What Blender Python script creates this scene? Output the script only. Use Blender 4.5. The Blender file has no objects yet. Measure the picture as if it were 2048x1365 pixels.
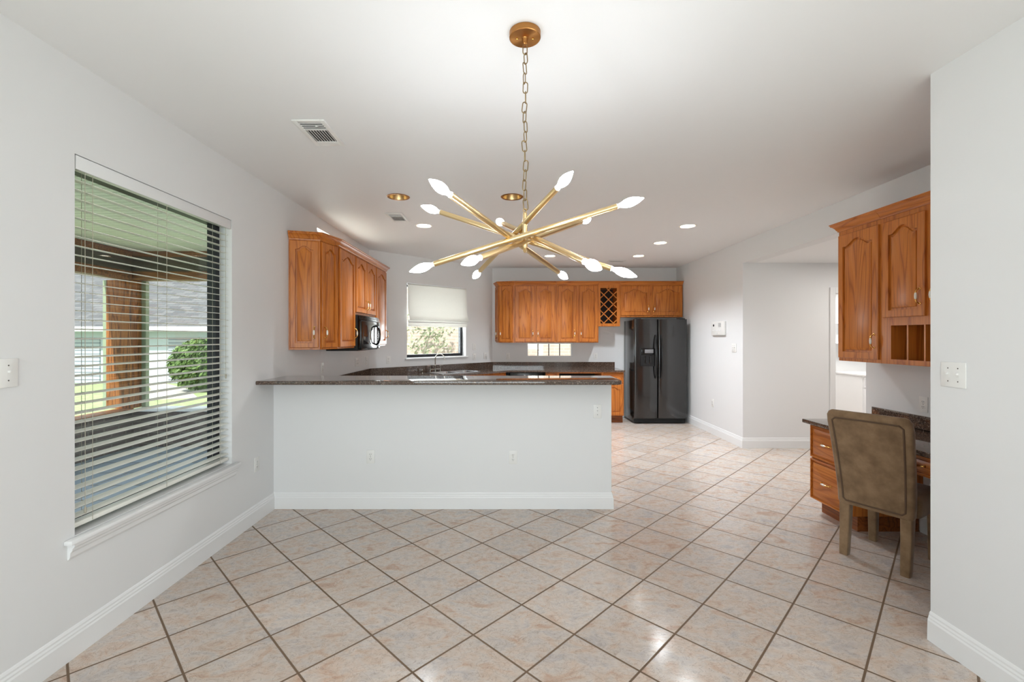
import bpy, bmesh, math, random
from mathutils import Vector, Matrix
random.seed(7)
PI = math.pi
SC = bpy.context.scene
COL = SC.collection

# ------------------------------------------------------------------ camera, world, sun, big lights, exposure
CAM_H = 1.46
F, CX, CY = 907.0, 1012.0, 675.0
cd = bpy.data.cameras.new('camera')
cam = bpy.data.objects.new('camera', cd); COL.objects.link(cam)
cam.location = (0, 0, CAM_H); cam.rotation_euler = (PI / 2, 0, 0)
cd.sensor_width = 36.0; cd.lens = F / 2048 * 36.0
cd.shift_x = (1024 - CX) / 2048; cd.shift_y = -(682.5 - CY) / 2048
cd.clip_start = 0.02; cd.clip_end = 200
SC.camera = cam
SC.view_settings.view_transform = 'Standard'
SC.view_settings.look = 'None'
SC.view_settings.gamma = 1.0
SC.view_settings.use_curve_mapping = False
SC.view_settings.exposure = 0.17

world = bpy.data.worlds.new('sky'); SC.world = world; world.use_nodes = True
bg = world.node_tree.nodes['Background']
bg.inputs['Color'].default_value = (0.78, 0.88, 1.0, 1); bg.inputs['Strength'].default_value = 1.7

def add_light(name, kind, loc, energy, color=(1, 1, 1), rot=(0, 0, 0), **kw):
    ld = bpy.data.lights.new(name, kind); ld.energy = energy; ld.color = color
    for k, v in kw.items(): setattr(ld, k, v)
    o = bpy.data.objects.new(name, ld); COL.objects.link(o)
    o.location = loc; o.rotation_euler = rot
    return o
sun = add_light('sun', 'SUN', (0, -10, 20), 6.5, (1, .97, .93), angle=math.radians(1.5))
sun.rotation_euler = Vector((.12, .62, -.78)).to_track_quat('-Z', 'Y').to_euler()
# daylight through the wide windows of the wall behind the camera
add_light('window_daylight', 'AREA', (0.0, -2.95, 1.45), 108, (.90, .955, 1.02), (PI / 2, 0, 0), shape='RECTANGLE', size=3.3, size_y=2.0)
# daylight through the kitchen window and the high transom
add_light('kitchen_window_daylight', 'AREA', (-1.98 + 1.2235 * .7071 - .42 * .7071, 6.57 + 1.2235 * .7071 + .42 * .7071, 1.62), 48, (.90, .96, 1.04), (PI / 2, 0, PI * .25 + PI), shape='RECTANGLE', size=1.3, size_y=1.2)
add_light('transom_daylight', 'AREA', (-2.22, 5.355, 2.47), 9, (.95, 1.0, .97), (PI / 2, PI * 0, -PI / 2), shape='RECTANGLE', size=1.1, size_y=.2)
add_light('side_room_light', 'AREA', (5.4, 7.1, 2.38), 46, (1, .99, .96), (0, 0, 0), shape='RECTANGLE', size=1.2, size_y=.5)
add_light('hall_light', 'AREA', (4.6, 4.9, 2.40), 16, (1, .97, .92), (0, 0, 0), shape='DISK', size=.35)

# ------------------------------------------------------------------ materials
def lin(c):
    def g(v):
        v /= 255.0
        return v / 12.92 if v <= .04045 else ((v + .055) / 1.055) ** 2.4
    return (g(c[0]), g(c[1]), g(c[2]), 1.0)

class NT:
    def __init__(s, name):
        s.m = bpy.data.materials.new(name); s.m.use_nodes = True
        s.t = s.m.node_tree; s.b = s.t.nodes['Principled BSDF']; s.out = s.t.nodes['Material Output']
    def n(s, typ, props=None, **ins):
        nd = s.t.nodes.new(typ)
        for k, v in (props or {}).items(): setattr(nd, k, v)
        for k, v in ins.items():
            key = int(k[1:]) if k[0] == '_' and k[1:].isdigit() else k.replace('_', ' ')
            s.set(nd.inputs[key], v)
        return nd
    def set(s, sock, v):
        if isinstance(v, bpy.types.NodeSocket): s.t.links.new(v, sock)
        elif isinstance(v, bpy.types.Node): s.t.links.new(v.outputs[0], sock)
        else: sock.default_value = v
    def math(s, op, a, b=0.0, c=0.0):
        return s.n('ShaderNodeMath', {'operation': op}, _0=a, _1=b, _2=c).outputs[0]
    def mix(s, f, a, b):
        nd = s.n('ShaderNodeMix', {'data_type': 'RGBA'})
        s.set(nd.inputs[0], f); s.set(nd.inputs[6], a); s.set(nd.inputs[7], b)
        return nd.outputs[2]
    def ramp(s, f, stops, interp='LINEAR'):
        nd = s.n('ShaderNodeValToRGB'); cr = nd.color_ramp; cr.interpolation = interp
        while len(cr.elements) > 1: cr.elements.remove(cr.elements[-1])
        cr.elements[0].position = stops[0][0]; cr.elements[0].color = stops[0][1]
        for p, c in stops[1:]:
            e = cr.elements.new(p); e.color = c
        s.set(nd.inputs[0], f); return nd.outputs[0]
    def bump(s, h, strength=.2, dist=.01):
        nd = s.n('ShaderNodeBump', None, Strength=strength, Distance=dist, Height=h)
        s.set(s.b.inputs['Normal'], nd.outputs[0])
    def p(s, **k):
        for a, v in k.items(): s.set(s.b.inputs[a.replace('_', ' ')], v)
        return s

def plain(name, c, rough=.5, metal=0.0, spec=.5, bump=None, **k):
    t = NT(name); t.p(Base_Color=lin(c), Roughness=rough, Metallic=metal, Specular_IOR_Level=spec, **k)
    if bump:
        co = t.n('ShaderNodeTexCoord')
        nz = t.n('ShaderNodeTexNoise', None, Vector=co.outputs['Object'], Scale=bump[0], Detail=3.0)
        t.bump(nz.outputs['Fac'], bump[1], bump[2])
    return t.m

def oak(name, axis, light=(208, 128, 54), mid=(198, 116, 46), dark=(162, 88, 32), rough=.34):
    t = NT(name)
    co = t.n('ShaderNodeTexCoord'); oi = t.n('ShaderNodeObjectInfo')
    off = t.n('ShaderNodeCombineXYZ', None, X=t.math('MULTIPLY', oi.outputs['Random'], 17.0), Y=t.math('MULTIPLY', oi.outputs['Random'], 31.0), Z=t.math('MULTIPLY', oi.outputs['Random'], 7.0))
    v0 = t.n('ShaderNodeVectorMath', {'operation': 'ADD'}, _0=co.outputs['Object'], _1=off.outputs[0]).outputs[0]
    sc = {'z': (7.5, 7.5, .62), 'x': (.62, 7.5, 7.5), 'y': (7.5, .62, 7.5)}[axis]
    v1 = t.n('ShaderNodeVectorMath', {'operation': 'MULTIPLY'}, _0=v0, _1=sc).outputs[0]
    nz = t.n('ShaderNodeTexNoise', None, Vector=v1, Scale=1.0, Detail=2.0, Roughness=.45)
    wv = t.math('FRACT', t.math('MULTIPLY', nz.outputs['Fac'], 10.0))
    sc2 = {'z': (150, 150, 5), 'x': (5, 150, 150), 'y': (150, 5, 150)}[axis]
    v2 = t.n('ShaderNodeVectorMath', {'operation': 'MULTIPLY'}, _0=v0, _1=sc2).outputs[0]
    pore = t.n('ShaderNodeTexNoise', None, Vector=v2, Scale=1.0, Detail=2.0)
    base = t.ramp(wv, [(0, lin(dark)), (.16, lin(mid)), (.5, lin(light)), (.86, lin(mid)), (1, lin(dark))])
    base = t.mix(t.math('MULTIPLY', oi.outputs['Random'], .22), base, lin((168, 90, 34)))
    pf = t.ramp(pore.outputs['Fac'], [(.40, (1, 1, 1, 1)), (.56, (0, 0, 0, 1))])
    col = t.mix(t.math('MULTIPLY', pf, .30), base, lin(dark))
    t.p(Base_Color=col, Roughness=rough, Specular_IOR_Level=.35, Coat_Weight=.08, Coat_Roughness=.15)
    t.bump(pore.outputs['Fac'], .08, .002)
    return t.m

M = {}
M['wall'] = plain('white_wall_paint', (231, 231, 231), .55, spec=.3, bump=(160, .05, .002))
M['ceil'] = plain('ceiling_paint', (240, 240, 240), .55, spec=.3, bump=(120, .06, .002))
M['trim'] = plain('white_trim_gloss', (238, 238, 238), .3)
M['plate'] = plain('white_plastic', (236, 235, 232), .35)
M['slot'] = plain('dark_slot', (40, 38, 36), .6)
M['screw'] = plain('grey_screw', (95, 90, 86), .35, .8)
M['oak'] = oak('golden_oak_vertical', 'z')
M['oakx'] = oak('golden_oak_horizontal', 'x')
M['oaky'] = oak('golden_oak_depth', 'y')
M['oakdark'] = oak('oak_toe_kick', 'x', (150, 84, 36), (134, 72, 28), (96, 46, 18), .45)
M['brass'] = plain('brushed_brass', (222, 194, 146), .30, 1.0)
def spun():
    t = NT('spun_brass_canopy'); tg = t.n('ShaderNodeTangent', {'direction_type': 'RADIAL', 'axis': 'Z'})
    t.p(Base_Color=lin((178, 126, 72)), Metallic=1.0, Roughness=.34, Anisotropic=.85)
    t.t.links.new(tg.outputs[0], t.b.inputs['Tangent']); return t.m
M['brassdull'] = spun()
M['chainmetal'] = plain('aged_brass_chain', (150, 128, 92), .35, 1.0)
M['goldhandle'] = plain('polished_brass_handle', (235, 190, 110), .16, 1.0)
M['porcelain'] = plain('porcelain_grip', (238, 232, 220), .15)
M['steel'] = plain('stainless_steel', (190, 190, 192), .22, 1.0)
M['nickel'] = plain('brushed_nickel', (188, 182, 172), .25, 1.0)
M['black'] = plain('black_gloss_plastic', (14, 14, 15), .16)
M['blackapp'] = plain('black_appliance_enamel', (30, 28, 27), .13, spec=.8)
M['blackmatte'] = plain('black_matte', (12, 11, 11), .6)
M['darkglass'] = plain('dark_oven_glass', (20, 21, 24), .05, spec=.8)
M['grey'] = plain('grey_button', (120, 120, 122), .4)
M['bronze'] = plain('dark_bronze_frame', (26, 26, 32), .45)
M['slat'] = plain('cream_blind_slat', (240, 239, 231), .4)
M['cord'] = plain('blind_cord', (178, 172, 156), .8)
M['ductdark'] = plain('dark_duct', (20, 19, 18), .8)
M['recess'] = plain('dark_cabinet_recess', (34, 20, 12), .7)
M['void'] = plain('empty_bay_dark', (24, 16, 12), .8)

def glass(name, tint=(1, 1, 1), refl=.06):
    t = NT(name)
    tr = t.n('ShaderNodeBsdfTransparent', None, Color=(*tint, 1))
    gl = t.n('ShaderNodeBsdfGlossy', None, Roughness=.02)
    mx = t.n('ShaderNodeMixShader', None, _0=refl, _1=tr.outputs[0], _2=gl.outputs[0])
    t.t.links.new(mx.outputs[0], t.out.inputs['Surface']); return t.m
M['glass'] = glass('window_glass', (.97, .985, .965), .05)

def emit(name, col, st):
    t = NT(name); t.p(Base_Color=(.9, .9, .9, 1), Emission_Color=(*col, 1), Emission_Strength=st, Roughness=.2); return t.m
M['bulb'] = emit('lit_bulb', (.93, .97, 1.02), 66.0)
M['lamp'] = emit('lit_recessed_lamp', (1.0, .90, .74), 9.0)

def fabric():
    t = NT('linen_shade')
    co = t.n('ShaderNodeTexCoord')
    v = t.n('ShaderNodeVectorMath', {'operation': 'MULTIPLY'}, _0=co.outputs['Object'], _1=(260, 260, 30)).outputs[0]
    nz = t.n('ShaderNodeTexNoise', None, Vector=v, Scale=1.0, Detail=2.0)
    c = t.mix(nz.outputs['Fac'], lin((228, 226, 220)), lin((240, 238, 233)))
    d = t.n('ShaderNodeBsdfDiffuse', None, Color=c); tl = t.n('ShaderNodeBsdfTranslucent', None, Color=lin((232, 230, 226)))
    mx = t.n('ShaderNodeMixShader', None, _0=.3, _1=d.outputs[0], _2=tl.outputs[0])
    t.t.links.new(mx.outputs[0], t.out.inputs['Surface']); return t.m
M['linen'] = fabric()

def suede():
    t = NT('brown_suede'); co = t.n('ShaderNodeTexCoord')
    a = t.n('ShaderNodeTexNoise', None, Vector=co.outputs['Object'], Scale=9.0, Detail=4.0, Roughness=.6)
    b = t.n('ShaderNodeTexNoise', None, Vector=co.outputs['Object'], Scale=60.0, Detail=3.0)
    c = t.ramp(a.outputs['Fac'], [(.3, lin((112, 89, 66))), (.5, lin((136, 110, 83))), (.7, lin((154, 127, 98)))])
    c = t.mix(t.math('MULTIPLY', b.outputs['Fac'], .3), c, lin((112, 88, 66)))
    t.p(Base_Color=c, Roughness=.85, Specular_IOR_Level=.2, Sheen_Weight=.35, Sheen_Roughness=.4)
    t.bump(b.outputs['Fac'], .12, .003); return t.m
M['suede'] = suede()
M['piping'] = plain('dark_suede_piping', (92, 70, 52), .8)

def granite():
    t = NT('brown_granite'); co = t.n('ShaderNodeTexCoord')
    vo = t.n('ShaderNodeTexVoronoi', None, Vector=co.outputs['Object'], Scale=190.0)
    nz = t.n('ShaderNodeTexNoise', None, Vector=co.outputs['Object'], Scale=75.0, Detail=4.0, Roughness=.7)
    bw = t.n('ShaderNodeSeparateColor', None, Color=vo.outputs['Color']).outputs[0]
    c1 = t.ramp(bw, [(0, lin((38, 30, 28))), (.35, lin((84, 66, 56))), (.7, lin((112, 92, 78))), (.93, lin((168, 156, 146)))], 'CONSTANT')
    c2 = t.ramp(nz.outputs['Fac'], [(.35, lin((52, 42, 38))), (.65, lin((120, 100, 86)))])
    t.p(Base_Color=t.mix(.5, c1, c2), Roughness=.035, Specular_IOR_Level=.6); return t.m
M['granite'] = granite()

TS, TPHI, TOX, TOY = 0.3507, 0.7930, 0.339, 1.731
def tile():
    t = NT('ceramic_floor_tile'); co = t.n('ShaderNodeTexCoord')
    rel = t.n('ShaderNodeVectorMath', {'operation': 'SUBTRACT'}, _0=co.outputs['Object'], _1=(TOX, TOY, 0)).outputs[0]
    c, s = math.cos(TPHI), math.sin(TPHI)
    u = t.math('DIVIDE', t.n('ShaderNodeVectorMath', {'operation': 'DOT_PRODUCT'}, _0=rel, _1=(c, s, 0)).outputs['Value'], TS)
    v = t.math('DIVIDE', t.n('ShaderNodeVectorMath', {'operation': 'DOT_PRODUCT'}, _0=rel, _1=(s, -c, 0)).outputs['Value'], TS)
    def edge(w):
        f = t.math('FRACT', w); return t.math('MINIMUM', f, t.math('SUBTRACT', 1.0, f))
    e = t.math('MINIMUM', edge(u), edge(v))
    g = t.ramp(e, [(.0115, (1, 1, 1, 1)), (.0165, (0, 0, 0, 1))])
    cell = t.n('ShaderNodeCombineXYZ', None, X=t.math('FLOOR', u), Y=t.math('FLOOR', v)).outputs[0]
    wn = t.n('ShaderNodeTexWhiteNoise', None, Vector=cell)
    jit = t.n('ShaderNodeVectorMath', {'operation': 'SCALE'}, _0=wn.outputs['Color'], Scale=40.0).outputs[0]
    pv = t.n('ShaderNodeVectorMath', {'operation': 'ADD'}, _0=rel, _1=jit).outputs[0]
    st = t.n('ShaderNodeVectorMath', {'operation': 'MULTIPLY'}, _0=pv, _1=(1.0, 1.5, 1.0)).outputs[0]
    n1 = t.n('ShaderNodeTexNoise', None, Vector=st, Scale=7.5, Detail=5.0, Roughness=.6, Distortion=.8)
    n2 = t.n('ShaderNodeTexNoise', None, Vector=st, Scale=11.0, Detail=7.0, Roughness=.65, Distortion=2.4)
    n3 = t.n('ShaderNodeTexNoise', None, Vector=pv, Scale=34.0, Detail=4.0, Roughness=.6)
    col = t.ramp(n1.outputs['Fac'], [(.30, lin((196, 166, 146))), (.42, lin((208, 189, 174))), (.54, lin((208, 197, 188))), (.70, lin((190, 183, 181)))])
    col = t.mix(t.math('MULTIPLY', t.ramp(n3.outputs['Fac'], [(.42, (0, 0, 0, 1)), (.7, (1, 1, 1, 1))]), .35), col, lin((178, 160, 144)))
    vein = t.math('ABSOLUTE', t.math('SUBTRACT', n2.outputs['Fac'], .5))
    vf = t.ramp(vein, [(0, (1, 1, 1, 1)), (.016, (0, 0, 0, 1))])
    col = t.mix(t.math('MULTIPLY', vf, .6), col, lin((132, 112, 100)))
    br = t.math('MULTIPLY_ADD', wn.outputs['Value'], .10, .93)
    hs = t.n('ShaderNodeHueSaturation', None, Saturation=1.0, Value=br, Color=col)
    col = t.mix(g, hs.outputs[0], lin((112, 90, 70)))
    rg = t.math('MULTIPLY_ADD', g, .5, .09)
    rg = t.math('MULTIPLY_ADD', n3.outputs['Fac'], .10, rg)
    t.p(Base_Color=col, Roughness=rg, Specular_IOR_Level=.45)
    hgt = t.math('SUBTRACT', t.math('MULTIPLY', n3.outputs['Fac'], .12), g)
    t.bump(hgt, .25, .003); return t.m
M['tile'] = tile()

def noisy(name, ca, cb, scale, rough=.8, stretch=(1, 1, 1), detail=4.0, bump=.2):
    t = NT(name); co = t.n('ShaderNodeTexCoord')
    v = t.n('ShaderNodeVectorMath', {'operation': 'MULTIPLY'}, _0=co.outputs['Object'], _1=stretch).outputs[0]
    nz = t.n('ShaderNodeTexNoise', None, Vector=v, Scale=scale, Detail=detail, Roughness=.6)
    t.p(Base_Color=t.ramp(nz.outputs['Fac'], [(.32, lin(ca)), (.68, lin(cb))]), Roughness=rough)
    t.bump(nz.outputs['Fac'], bump, .01); return t.m
def bricks(name, c1, c2, mortar, sx, sz, rough=.85, swz='xz', ms=.012):
    t = NT(name); co = t.n('ShaderNodeTexCoord'); sp = t.n('ShaderNodeSeparateXYZ', None, Vector=co.outputs['Object'])
    h = t.math('ADD', sp.outputs[0], sp.outputs[1])
    vec = t.n('ShaderNodeCombineXYZ', None, X=(h if swz == 'xz' else sp.outputs[0]), Y=(sp.outputs[2] if swz == 'xz' else sp.outputs[1])).outputs[0]
    b = t.n('ShaderNodeTexBrick', None, Vector=vec, Color1=lin(c1), Color2=lin(c2), Mortar=lin(mortar), Scale=1.0)
    b.inputs['Mortar Size'].default_value = ms; b.inputs['Brick Width'].default_value = sx; b.inputs['Row Height'].default_value = sz
    t.p(Base_Color=b.outputs['Color'], Roughness=rough); return t.m
M['porchbrick'] = bricks('dark_porch_brick', (92, 76, 72), (74, 62, 60), (108, 100, 94), .22, .075)
M['slate'] = bricks('blue_slate_paving', (150, 166, 188), (122, 136, 156), (96, 102, 106), .42, .42, .35, 'xy')
M['porchceil'] = bricks('porch_beadboard', (246, 247, 240), (242, 243, 236), (186, 190, 178), 40.0, .09, .6, 'xy', .006)
M['stain'] = oak('stained_porch_timber', 'z', (168, 110, 60), (140, 84, 42), (72, 42, 24), .6)
M['stainx'] = oak('stained_porch_beam', 'x', (150, 98, 56), (118, 72, 38), (70, 44, 26), .6)
M['darkbeam'] = plain('dark_beam_board', (62, 56, 48), .7)
M['sage'] = plain('sage_screen_frame', (150, 164, 140), .6)
M['grass'] = noisy('lawn_grass', (132, 150, 98), (166, 180, 128), 5.0, .9)
M['concrete'] = noisy('concrete_path', (176, 172, 164), (192, 188, 180), 6.0, .9)
M['earth'] = noisy('outdoor_ground', (120, 110, 92), (140, 130, 110), 3.0, .95)
M['sidingw'] = plain('pale_grey_siding', (196, 204, 212), .8)
M['fasciaw'] = plain('white_fascia', (236, 238, 240), .6)
M['garage'] = bricks('ribbed_garage_door', (178, 183, 192), (174, 180, 190), (112, 118, 130), 30.0, .16, .5, 'xz', .02)
M['shingle'] = bricks('grey_roof_shingle', (112, 112, 112), (86, 88, 90), (74, 74, 76), .5, .2, .9, 'xy')
M['leaf'] = noisy('shrub_leaf', (58, 84, 42), (112, 140, 72), 8.0, .6)
M['leafvine'] = noisy('vine_leaf', (124, 138, 104), (184, 184, 154), 8.0, .6)
M['palebrick'] = bricks('pale_garden_brick', (196, 172, 160), (186, 164, 152), (200, 186, 178), .24, .08)

# ------------------------------------------------------------------ mesh helpers
class MB:
    def __init__(s): s.bm = bmesh.new()
    def face(s, vs, mi=0):
        try:
            f = s.bm.faces.new(vs); f.material_index = mi; return f
        except ValueError: return None
    def box(s, x0, x1, y0, y1, z0, z1, bev=0.0, mi=0, seg=2, mat=None):
        P = [(x, y, z) for z in (z0, z1) for y in (y0, y1) for x in (x0, x1)]
        v = [s.bm.verts.new(mat @ Vector(p) if mat else p) for p in P]
        fs = [s.face([v[i] for i in q], mi) for q in ((0, 2, 3, 1), (4, 5, 7, 6), (0, 1, 5, 4), (2, 6, 7, 3), (0, 4, 6, 2), (1, 3, 7, 5))]
        if bev > 0:
            es = list({e for f in fs for e in f.edges})
            r = bmesh.ops.bevel(s.bm, geom=es, offset=bev, segments=seg, affect='EDGES', profile=.5)
            for f in r['faces']: f.material_index = mi
        return s
    def ring(s, c, ax, r, n, r2=None, up=None):
        ax = ax.normalized()
        a = (up or (Vector((0, 0, 1)) if abs(ax.z) < .9 else Vector((1, 0, 0)))).cross(ax).normalized(); b = ax.cross(a)
        return [s.bm.verts.new(c + a * (r * math.cos(2 * PI * i / n)) + b * ((r2 or r) * math.sin(2 * PI * i / n))) for i in range(n)]
    def loft(s, rings, cap=True, mi=0, closed=False):
        n = len(rings[0])
        pairs = list(zip(rings, rings[1:])) + ([(rings[-1], rings[0])] if closed else [])
        for A, B in pairs:
            for i in range(n):
                s.face([A[i], A[(i + 1) % n], B[(i + 1) % n], B[i]], mi)
        if cap and not closed:
            s.face(list(reversed(rings[0])), mi); s.face(rings[-1], mi)
        return s
    def cyl(s, a, b, r, n=16, r2=None, mi=0, cap=True):
        a, b = Vector(a), Vector(b); d = b - a
        return s.loft([s.ring(a, d, r, n), s.ring(b, d, r if r2 is None else r2, n)], cap, mi)
    def tube(s, pts, r, n=8, mi=0, closed=False, cap=True):
        pts = [Vector(p) for p in pts]; R = []; m = len(pts); up = None
        for i, p in enumerate(pts):
            if closed: d = pts[(i + 1) % m] - pts[i - 1]
            else: d = pts[min(i + 1, m - 1)] - pts[max(i - 1, 0)]
            d.normalize()
            if up is None:
                up = Vector((0, 0, 1)) if abs(d.z) < .9 else Vector((1, 0, 0))
            up = (up - d * up.dot(d)).normalized()
            a = up.cross(d).normalized()
            rr = r[i] if isinstance(r, (list, tuple)) else r
            R.append([s.bm.verts.new(p + a * (rr * math.cos(2 * PI * k / n)) + up * (rr * math.sin(2 * PI * k / n))) for k in range(n)])
        return s.loft(R, cap, mi, closed)
    def lathe(s, prof, c=(0, 0, 0), ax=(0, 0, 1), n=24, mi=0, cap=True):
        c, ax = Vector(c), Vector(ax).normalized()
        return s.loft([s.ring(c + ax * h, ax, max(r, 1e-4), n) for r, h in prof], cap, mi)
    def prism(s, pts, z0, z1, bev=0.0, mi=0):
        a = [s.bm.verts.new((x, y, z0)) for x, y in pts]; b = [s.bm.verts.new((x, y, z1)) for x, y in pts]
        n = len(pts)
        fs = [s.face([a[i], a[(i + 1) % n], b[(i + 1) % n], b[i]], mi) for i in range(n)]
        fs += [s.face(list(reversed(a)), mi), s.face(b, mi)]
        if bev:
            es = list({e for f in fs[-2:] for e in f.edges})
            bmesh.ops.bevel(s.bm, geom=es, offset=bev, segments=3, affect='EDGES', profile=.5)
        return s
    def slab(s, outer, holes, z0, z1, mi=0):
        es = []
        for L in [outer] + holes:
            vs = [s.bm.verts.new((x, y, z0)) for x, y in L]
            es += [s.bm.edges.new((vs[i], vs[(i + 1) % len(vs)])) for i in range(len(vs))]
        r = bmesh.ops.triangle_fill(s.bm, use_beauty=True, use_dissolve=False, edges=es)
        fs = [g for g in r['geom'] if isinstance(g, bmesh.types.BMFace)]
        e = bmesh.ops.extrude_face_region(s.bm, geom=fs, use_keep_orig=True)
        bmesh.ops.translate(s.bm, verts=[g for g in e['geom'] if isinstance(g, bmesh.types.BMVert)], vec=(0, 0, z1 - z0))
        return s
    def sweep(s, path, prof, mi=0, z=0.0, closed=False):
        P = [Vector((p[0], p[1])) for p in path]; n = len(P); R = []
        def rn(a, b):
            d = (b - a).normalized(); return Vector((d.y, -d.x))
        for i in range(n):
            n1 = rn(P[i - 1], P[i]) if (i > 0 or closed) else None
            n2 = rn(P[i], P[(i + 1) % n]) if (i < n - 1 or closed) else None
            m = n2 if n1 is None else n1 if n2 is None else (n1 + n2) / (1 + n1.dot(n2))
            R.append([s.bm.verts.new((P[i].x + m.x * o, P[i].y + m.y * o, z + h)) for o, h in prof])
        return s.loft(R, True, mi, closed)
    def build(s, name, mats, parent=None, loc=(0, 0, 0), rz=0.0, smooth=True, ang=32):
        bmesh.ops.recalc_face_normals(s.bm, faces=s.bm.faces)
        me = bpy.data.meshes.new(name); s.bm.to_mesh(me); s.bm.free()
        for m in (mats if isinstance(mats, (list, tuple)) else [mats]): me.materials.append(m)
        if smooth and len(me.polygons):
            me.polygons.foreach_set('use_smooth', [True] * len(me.polygons))
            me.set_sharp_from_angle(angle=math.radians(ang))
        o = bpy.data.objects.new(name, me); COL.objects.link(o)
        o.location = loc; o.rotation_euler = (0, 0, rz)
        if parent: o.parent = parent
        return o

def tag(o, label=None, cat=None, group=None, kind=None):
    for k, v in (('label', label), ('category', cat), ('group', group), ('kind', kind)):
        if v: o[k] = v
    return o
def thing(name, label, cat, loc=(0, 0, 0), rz=0.0, group=None):
    o = bpy.data.objects.new(name, None); COL.objects.link(o); o.empty_display_size = .1
    o.location = loc; o.rotation_euler = (0, 0, rz)
    return tag(o, label, cat, group)
def struct_empty(name, loc=(0, 0, 0), rz=0.0):
    o = bpy.data.objects.new(name, None); COL.objects.link(o); o.location = loc; o.rotation_euler = (0, 0, rz)
    o['kind'] = 'structure'; return o
def struct(name, mb, mat, **k):
    return tag(mb.build(name, mat, **k), kind='structure')
def circle(cx, cy, r, n=32): return [(cx + r * math.cos(2 * PI * i / n), cy + r * math.sin(2 * PI * i / n)) for i in range(n)]

# ------------------------------------------------------------------ room constants
XL, XR, YB, ZC, ZH = -1.98, 3.12, 8.30, 2.73, 2.44
YREAR, YSTUB, XSTUB = -2.70, 2.19, 2.05
KY = 6.57                      # where the left wall turns into the angled window wall
WT = .17                       # outside wall thickness
S2 = math.sqrt(.5)

def wall(name, org, ang, length, z0, z1, thick, holes=(), mat='wall', s0=0.0):
    """wall whose room face runs from org along ang; thickness to the left of that direction"""
    mb = MB(); ss = sorted({s0, length, *[h[0] for h in holes], *[h[1] for h in holes]})
    zs = sorted({z0, z1, *[h[2] for h in holes], *[h[3] for h in holes]})
    def solid(i, j):
        if i < 0 or j < 0 or i >= len(ss) - 1 or j >= len(zs) - 1: return False
        a, b = (ss[i] + ss[i + 1]) / 2, (zs[j] + zs[j + 1]) / 2
        return not any(h[0] < a < h[1] and h[2] < b < h[3] for h in holes)
    cache = {}
    def V(i, j, k):
        if (i, j, k) not in cache: cache[i, j, k] = mb.bm.verts.new((ss[i], thick * k, zs[j]))
        return cache[i, j, k]
    for i in range(len(ss) - 1):
        for j in range(len(zs) - 1):
            if not solid(i, j): continue
            for k in (0, 1): mb.face([V(i, j, k), V(i + 1, j, k), V(i + 1, j + 1, k), V(i, j + 1, k)])
            if not solid(i - 1, j): mb.face([V(i, j, 0), V(i, j + 1, 0), V(i, j + 1, 1), V(i, j, 1)])
            if not solid(i + 1, j): mb.face([V(i + 1, j, 0), V(i + 1, j + 1, 0), V(i + 1, j + 1, 1), V(i + 1, j, 1)])
            if not solid(i, j - 1): mb.face([V(i, j, 0), V(i + 1, j, 0), V(i + 1, j, 1), V(i, j, 1)])
            if not solid(i, j + 1): mb.face([V(i, j + 1, 0), V(i + 1, j + 1, 0), V(i + 1, j + 1, 1), V(i, j + 1, 1)])
    return struct(name, mb, M[mat], loc=(org[0], org[1], 0), rz=ang, smooth=False)

# windows: (s0, s1, z0, z1)
W1 = (2.082, 3.276, .545, 2.305)          # on the left wall, s = Y
WTOP = (4.75, 5.95, 2.44, 2.612)
WK = (.632, 1.815, 1.135, 2.305)          # on the angled wall, s from its left end
WB = (.383, 1.217, 1.10, 1.36)            # on the back wall, X

# left wall runs from rear to front (s = Y - YREAR), thickness to the left = -X
wall('wall_left', (XL, YREAR), PI / 2, KY + .07 - YREAR, 0, ZC, WT,
     [(W1[0] - YREAR, W1[1] - YREAR, W1[2], W1[3]), (WTOP[0] - YREAR, WTOP[1] - YREAR, WTOP[2], WTOP[3])])
KL = (YB - KY) / S2                       # length of angled wall
wall('wall_corner', (XL, KY), PI / 4, KL + .06, 0, ZC, WT, [WK], s0=0)
KX = XL + (YB - KY)
wall('wall_back', (KX, YB), 0, XR + .15 - KX, 0, ZC, WT, [(WB[0] - KX, WB[1] - KX, WB[2], WB[3])])
YO0, YO1 = 3.93, 5.975                    # hall opening in the right wall
# right wall from back to front, thickness to the left of -Y = +X
wall('wall_right', (XR, YB), -PI / 2, YB - (YSTUB - .15), 0, ZC, .15, [(YB - YO1, YB - YO0, -.01, ZH)])
wall('wall_nook', (XR, YSTUB), PI, XR - XSTUB - .15, 0, ZC, .15)
wall('wall_near', (XSTUB, YSTUB), -PI / 2, YSTUB - YREAR, 0, ZC, .15)
RW = (-1.65, 1.65, .35, 2.3)
wall('wall_rear', (XSTUB, YREAR), PI, XSTUB - XL, 0, ZC, WT, [(XSTUB - RW[1], XSTUB - RW[0], RW[2], RW[3])])
# hall and side room
DX0, DX1, DZ = 4.335, 5.15, 2.04
wall('wall_hall', (XR + .15, YO1), 0, 6.6 - XR - .15, 0, ZC, .13, [(DX0 - XR - .15, DX1 - XR - .15, -.01, DZ)])
wall('wall_hall_near', (6.6, YO0), PI, 6.6 - XR - .15, 0, ZC, .13)
wall('wall_hall_end', (6.6, YB), -PI / 2, YB - YO0 + .1, 0, ZC, .13)
wall('wall_side_room', (XR + .15, YB), 0, 6.6 - XR - .15, 0, ZC, .13)

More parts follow.
